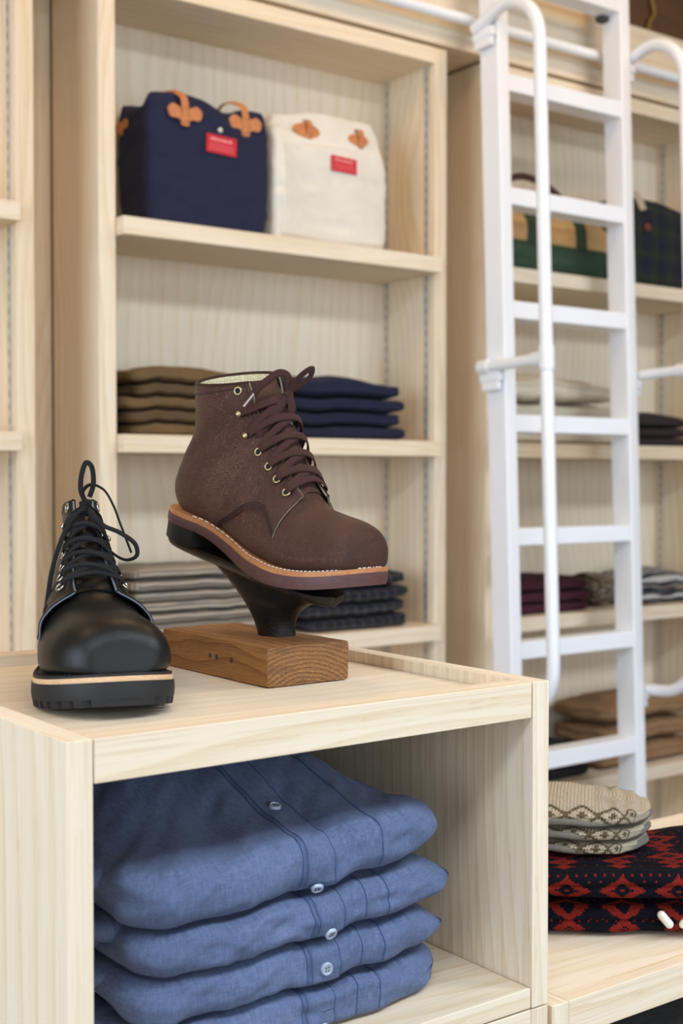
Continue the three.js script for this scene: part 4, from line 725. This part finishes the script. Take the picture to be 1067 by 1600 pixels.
{
  const W = 0.305, H = 0.292, D = 0.15, t = thing('tote_bag', 'cream canvas tote bag with folded flap and red label', 'bag', [1.684, 1.8555, -2.388]);
  const warp = (x, y, z) => [x * (1 + 0.02 * smooth(0.05, -0.13, y) - 0.05 * smooth(0.10, 0.146, y)), y - (y > 0.1 ? 0.018 * smooth(-0.02, -0.14, x) * smooth(0.06, 0.14, y) + 0.012 * smooth(0.03, -0.06, z) : 0), z - 0.022 * smooth(0.02, 0.146, y) * (z > 0 ? 1 : -0.4) + 0.003 * sin(x * 25 + y * 9)];
  const f = clothMap(W, D, H, { seed: 133, layers: 1, layDepth: 0, wr: 0.002, corner: 0.016, round: 0.016, edgeDrop: 0, warp });
  part('body', cloth(W, D, H, { map: f, nx: 50, ny: 44, nz: 26 }), creamCanvas, t);
  const on = (x, y, off) => { const p = f(x, y - H / 2, D / 2); p.z += off; return p; };
  part('front_pocket', gridGeo(40, 40, (u, v) => { const e = u === 0 || u === 1 || v === 0 || v === 1 ? -0.002 : 0.005 + 0.003 * sin(u * 9 + v * 4); return on(lerp(-W * 0.465, W * 0.465, u), lerp(0.008, 0.226 - 0.01 * (1 - u), v), e); }, (u, v) => [u * 0.3, v * 0.25]), creamCanvas, t);
  for (const x of [-0.059, 0.078]) {
    const p = on(x, 0.246, 0.001), b = part('handle_patch', oval, bridle, t); b.position.copy(p); b.rotation.x = -0.2; b.scale.setScalar(x > 0 ? 0.75 : 0.95);
    part('handle', ribbon([V3(p.x + 0.004, p.y - 0.018, p.z + 0.005), V3(p.x + 0.005, p.y, p.z + 0.007), V3(p.x + 0.004, p.y + 0.020, p.z + 0.004), V3(p.x + 0.002, p.y + 0.026, p.z - 0.014)], 0.014, 0.003, V3(0, 0, 1), 30, 10), bridle, t);
  }
  const l = part('label', labelGeo(0.068, 0.034), redLabel, t, 'red woven label'); l.position.copy(on(0.021, 0.178, 0.009)); l.rotation.z = -0.04; l.rotation.x = -0.06;
}
const tanCanvas = mat({ map: rep(speck([188, 150, 96], [210, 174, 120], 100, 100, 141), 0.1, 0.1), bumpMap: canvasBump, bumpScale: 0.0005, roughness: 0.85 });
const greenCanvas = mat({ map: rep(speck([38, 62, 42], [54, 80, 56], 100, 100, 143), 0.1, 0.1), bumpMap: canvasBump, bumpScale: 0.0005, roughness: 0.85 });
const darkStrap = mat({ color: 0x4a2a1c, roughness: 0.6 });
const plaidTex = (base, a, b, n, size, sd) => rep(tex(512, 512, (u, v) => { const bx = mod(u * n, 1), by = mod(v * n, 1), t = ((mod(u * 256, 1) + mod(v * 256, 1)) > 1) ? 1 : 0; const x = bx < 0.45, y = by < 0.45; let c = base; if (x) c = mix3(c, a, 0.5); if (y) c = mix3(c, a, 0.5); if (abs(bx - 0.72) < 0.035) c = mix3(c, b, 0.7); if (abs(by - 0.72) < 0.035) c = mix3(c, b, 0.7); const k = vn(u * 200, v * 200, 200, 200, sd); return mix3(c, [0, 0, 0], 0.15 * k + 0.06 * t); }), size, size);
{
  const t = thing('duffel_bag', 'tan canvas duffel bag with green base and straps behind the ladder', 'bag', [2.375, 1.8555, -2.392]);
  const W = 0.40, H = 0.19, D = 0.17, warp = (x, y, z) => [x, y - 0.02 * smooth(0.0, 0.09, y) * pow(abs(x) / 0.2, 2), z * (1 - 0.3 * smooth(0.02, 0.095, y))];
  const f = clothMap(W, D, H, { seed: 141, layers: 1, layDepth: 0, wr: 0.003, corner: 0.03, round: 0.03, edgeDrop: 0.1, warp });
  part('body', cloth(W, D, H, { map: f, nx: 44, ny: 24, nz: 24 }), tanCanvas, t);
  const wrapG = (x0, x1, y0, y1, off) => gridGeo(24, 16, (u, v) => { const p = f(lerp(x0, x1, u), lerp(y0, y1, v) - H / 2, D / 2), e = (u === 0 || u === 1 || v === 0 || v === 1) ? -0.001 : off; p.z += e; return p; }, (u, v) => [lerp(x0, x1, u), lerp(y0, y1, v)]);
  part('base', wrapG(-0.199, 0.199, 0.003, 0.075, 0.006), greenCanvas, t, 'green canvas base');
  for (const x of [-0.095, 0.075]) part('strap', wrapG(x - 0.017, x + 0.017, 0.06, 0.165, 0.007), greenCanvas, t, 'green canvas strap');
  part('end_panel', cloth(0.02, D * 0.92, H * 0.86, { seed: 143, layers: 1, layDepth: 0, corner: 0.008, round: 0.01, nx: 6, ny: 18, nz: 18 }).translate(W / 2 - 0.004, 0.002, 0), mat({ color: 0x15211a, roughness: 0.9 }), t, 'dark end panel');
  part('handle', tube([V3(-0.17, 0.13, 0.06), V3(-0.15, 0.215, 0.05), V3(-0.10, 0.24, 0.045), V3(-0.03, 0.235, 0.045), V3(0.04, 0.20, 0.05), V3(0.07, 0.14, 0.06)], 0.0085, 60, 10), darkStrap, t, 'brown leather handle');
}
{
  const t = thing('plaid_bag', 'dark green plaid bag with a pale strap right of the duffel', 'bag', [2.755, 1.8555, -2.392]);
  const pm = mat({ map: plaidTex([34, 42, 34], [20, 24, 44], [60, 62, 40], 4, 0.26, 145), bumpMap: canvasBump, bumpScale: 0.0005, roughness: 0.9 });
  part('body', cloth(0.27, 0.17, 0.245, { seed: 147, layers: 1, layDepth: 0, wr: 0.004, corner: 0.03, round: 0.025, edgeDrop: 0.1, nx: 34, ny: 24, nz: 20, warp: (x, y, z) => [x, y - 0.02 * smooth(0.02, 0.12, y) * smooth(0.0, 0.13, x), z] }), pm, t);
  const s = part('strap', ribbon([V3(-0.07, 0.20, 0.088), V3(-0.085, 0.245, 0.07), V3(-0.10, 0.25, 0.03), V3(-0.12, 0.20, 0.05), V3(-0.13, 0.15, 0.088)], 0.030, 0.004, V3(0, 0.3, 1), 50, 10), mat({ color: 0xb9a78c, roughness: 0.9 }), t, 'pale webbing strap');
  part('buckle', new THREE.TorusGeometry(0.007, 0.0025, 8, 20), mat({ color: 0xa0483c, roughness: 0.4 }), s).position.set(-0.062, 0.155, 0.094);
}

// ------------------------------------------------------------------ folded stacks on the wall shelves
const ORD = ['lowest', 'second up', 'third up', 'fourth up', 'fifth up', 'sixth up', 'topmost'];
function stack(kind, what, place, cat, group, m, x0, x1, y, n, h, o = {}) {
  const W = x1 - x0, D = o.D || 0.185;
  for (let i = 0; i < n; i++) {
    const R = rng(o.seed * 31 + i), top = i === n - 1, ox = (R() - 0.5) * 0.008 - (o.topNarrow && top ? (o.topShift || 0) : 0), w = W * (1 - (o.taper || 0.03) * R() - (o.topNarrow && top ? o.topNarrow : 0)), A = o.wr ?? 0.0025, hh = h * (top ? 1.15 : 1) - 0.0012;
    const g = cloth(w, D, hh, { seed: o.seed + i * 3, layers: o.layers || 2, layDepth: o.ld ?? 0.003, wr: 0, corner: o.corner || 0.025, nx: 34, ny: 10, nz: 20, edgeDrop: top ? 0.4 : 0.2, cx: 18, cz: 12, u0: R(), v0: o.v0 ? R() * 0.1 : 0, warp: (x, yy, z, ty) => { const X = x + ox, wv = A * (0.6 * n3(X * 17, z * 12, 0, o.seed) + 0.4 * n3(X * 40, z * 26, 0, o.seed + 1)); return [x + 0.009 * n3(z * 20, yy * 50 + i, 1, o.seed) * smooth(W * 0.3, W * 0.5, abs(x)), yy + (yy > 0 || i ? wv : 0) + (yy > 0 && top ? (o.hump || 0) * Math.exp(-pow((x - (o.hx || 0)) / (W * 0.3), 2)) : 0), z + 0.005 * n3(X * 22, yy * 40 + i * 3, 2, o.seed) * smooth(0.04, 0.09, z)]; } });
    const where = n === 1 ? place : (top ? 'topmost' : ORD[i]) + ' of ' + place;
    solo(kind, g, Array.isArray(m) ? m[i % m.length] : m, what + ', ' + where, cat, n > 1 ? group : undefined, [x0 + W / 2 + ox, y + 0.0006 + i * h, -2.3 - D / 2 - (R()) * 0.004 - (o.back || 0)]);
  }
}
const knitM = (a, b, sd, k = knit8, bs = 0.0022) => mat({ map: rep(speck(a, b, 80, 80, sd, 256), 0.12, 0.12), bumpMap: k, bumpScale: bs, roughness: 0.96 });
const twillM = (a, b, sd) => mat({ map: rep(speck(a, b, 120, 120, sd, 256), 0.12, 0.12), bumpMap: weaveBump, bumpScale: 0.0004, roughness: 0.92 });
const [S1, S2, S3, S4] = SHELF;
stack('folded_trousers', 'olive brown folded trousers', 'olive stack left of the brown boot', 'trousers', 'olive trousers on the middle shelf', [twillM([96, 74, 42], [126, 100, 62], 151), twillM([80, 62, 36], [108, 86, 54], 153)], 1.168, 1.475, S2, 5, 0.0265, { seed: 11, taper: 0.2, wr: 0.0065, hump: 0.006 });
stack('folded_trousers', 'navy folded trousers', 'navy stack right of the brown boot', 'trousers', 'navy trousers on the middle shelf', twillM([14, 17, 40], [26, 30, 62], 155), 1.535, 1.892, S2, 4, 0.031, { seed: 23, taper: 0.07, wr: 0.006, hump: 0.014, hx: -0.03 });
const stripeM = (sd, ph) => mat({ map: rep(tex(256, 512, (u, v) => { const s = mod(v * 13 + ph + 0.04 * sin(u * 6.283), 1), k = vn(u * 120, v * 120, 120, 120, sd); return mix3(s < 0.42 ? [112, 102, 92] : [196, 182, 160], [60, 54, 48], 0.22 * k); }), 0.12, 0.16), bumpMap: weaveBump, bumpScale: 0.0004, roughness: 0.92 });
stack('striped_shirt', 'beige and grey striped folded shirt', 'striped stack behind the wooden block', 'shirt', 'striped shirts on the lower shelf', [stripeM(161, 0), stripeM(163, 0.4)], 1.19, 1.52, S3, 7, 0.0222, { seed: 37, taper: 0.12, v0: 1, wr: 0.004 });
stack('plaid_shirt', 'dark navy plaid folded shirt', 'plaid stack behind the iron last', 'shirt', 'plaid shirts on the lower shelf', mat({ map: plaidTex([36, 38, 46], [14, 16, 30], [112, 100, 84], 5, 0.13, 165), bumpMap: weaveBump, bumpScale: 0.0004, roughness: 0.92 }), 1.61, 1.90, S3, 4, 0.031, { seed: 41, wr: 0.005, v0: 1, taper: 0.06 });
stack('folded_sweater', 'cream chunky knit folded sweater', 'the cream stack behind the ladder', 'sweater', 'cream sweaters behind the ladder', knitM([206, 192, 164], [232, 220, 196], 171), 2.185, 2.60, S2, 3, 0.052, { seed: 53, layers: 2, ld: 0.006, wr: 0.005, hump: 0.014, hx: -0.04 });
stack('folded_sweater', 'dark brown folded sweater', 'the dark brown stack right of the ladder', 'sweater', 'dark brown sweaters', knitM([44, 32, 32], [64, 48, 46], 173), 2.62, 2.90, S2, 3, 0.026, { seed: 59, hump: 0.012, hx: -0.03 });
stack('folded_sweater', 'burgundy folded sweater', 'the burgundy stack behind the ladder', 'sweater', 'burgundy sweaters', knitM([56, 14, 28], [84, 24, 44], 175), 2.175, 2.50, S3, 3, 0.028, { seed: 61, hump: 0.006 });
stack('knit_scarf', 'grey brown speckled knit scarf', 'behind the ladder beside the burgundy sweaters', 'scarf', undefined, mat({ map: rep(tex(256, 256, (u, v) => { const k = vn(u * 30, v * 30, 30, 30, 177); return k > 0.5 ? [150, 134, 110] : [58, 48, 38]; }), 0.12, 0.12), bumpMap: knit8, bumpScale: 0.002, roughness: 0.96 }), 2.515, 2.635, S3, 1, 0.085, { seed: 67, layers: 3, ld: 0.006 });
const zebraM = mat({ map: rep(tex(256, 256, (u, v) => { const s = sin((v * 5 + 0.9 * vn(u * 3, v * 3, 3, 3, 179)) * 2 * PI), k = vn(u * 100, v * 100, 100, 100, 180); return mix3(s > 0.15 ? [206, 200, 190] : [40, 42, 48], [120, 116, 110], 0.2 * k); }), 0.14, 0.11), bumpMap: knit8, bumpScale: 0.002, roughness: 0.96 });
stack('folded_sweater', 'black and white patterned folded sweater', 'the patterned pair right of the ladder', 'sweater', 'black and white sweaters', zebraM, 2.655, 2.91, S3, 2, 0.038, { seed: 71, hump: 0.014, wr: 0.005 });
stack('folded_sweater', 'camel brown folded sweater', 'the camel stack behind the ladder', 'sweater', 'camel sweaters', knitM([148, 110, 74], [178, 138, 98], 183), 2.53, 2.905, S4, 3, 0.058, { seed: 79, layers: 2, ld: 0.007, wr: 0.005, hump: 0.008 });
stack('folded_sweater', 'black folded sweater', 'the black pile left of the camel sweaters', 'sweater', 'black sweaters', knitM([20, 18, 22], [36, 32, 36], 185), 2.17, 2.50, S4, 3, 0.03, { seed: 83, topNarrow: 0.12, topShift: 0.02 });

renderer.render(scene, camera);
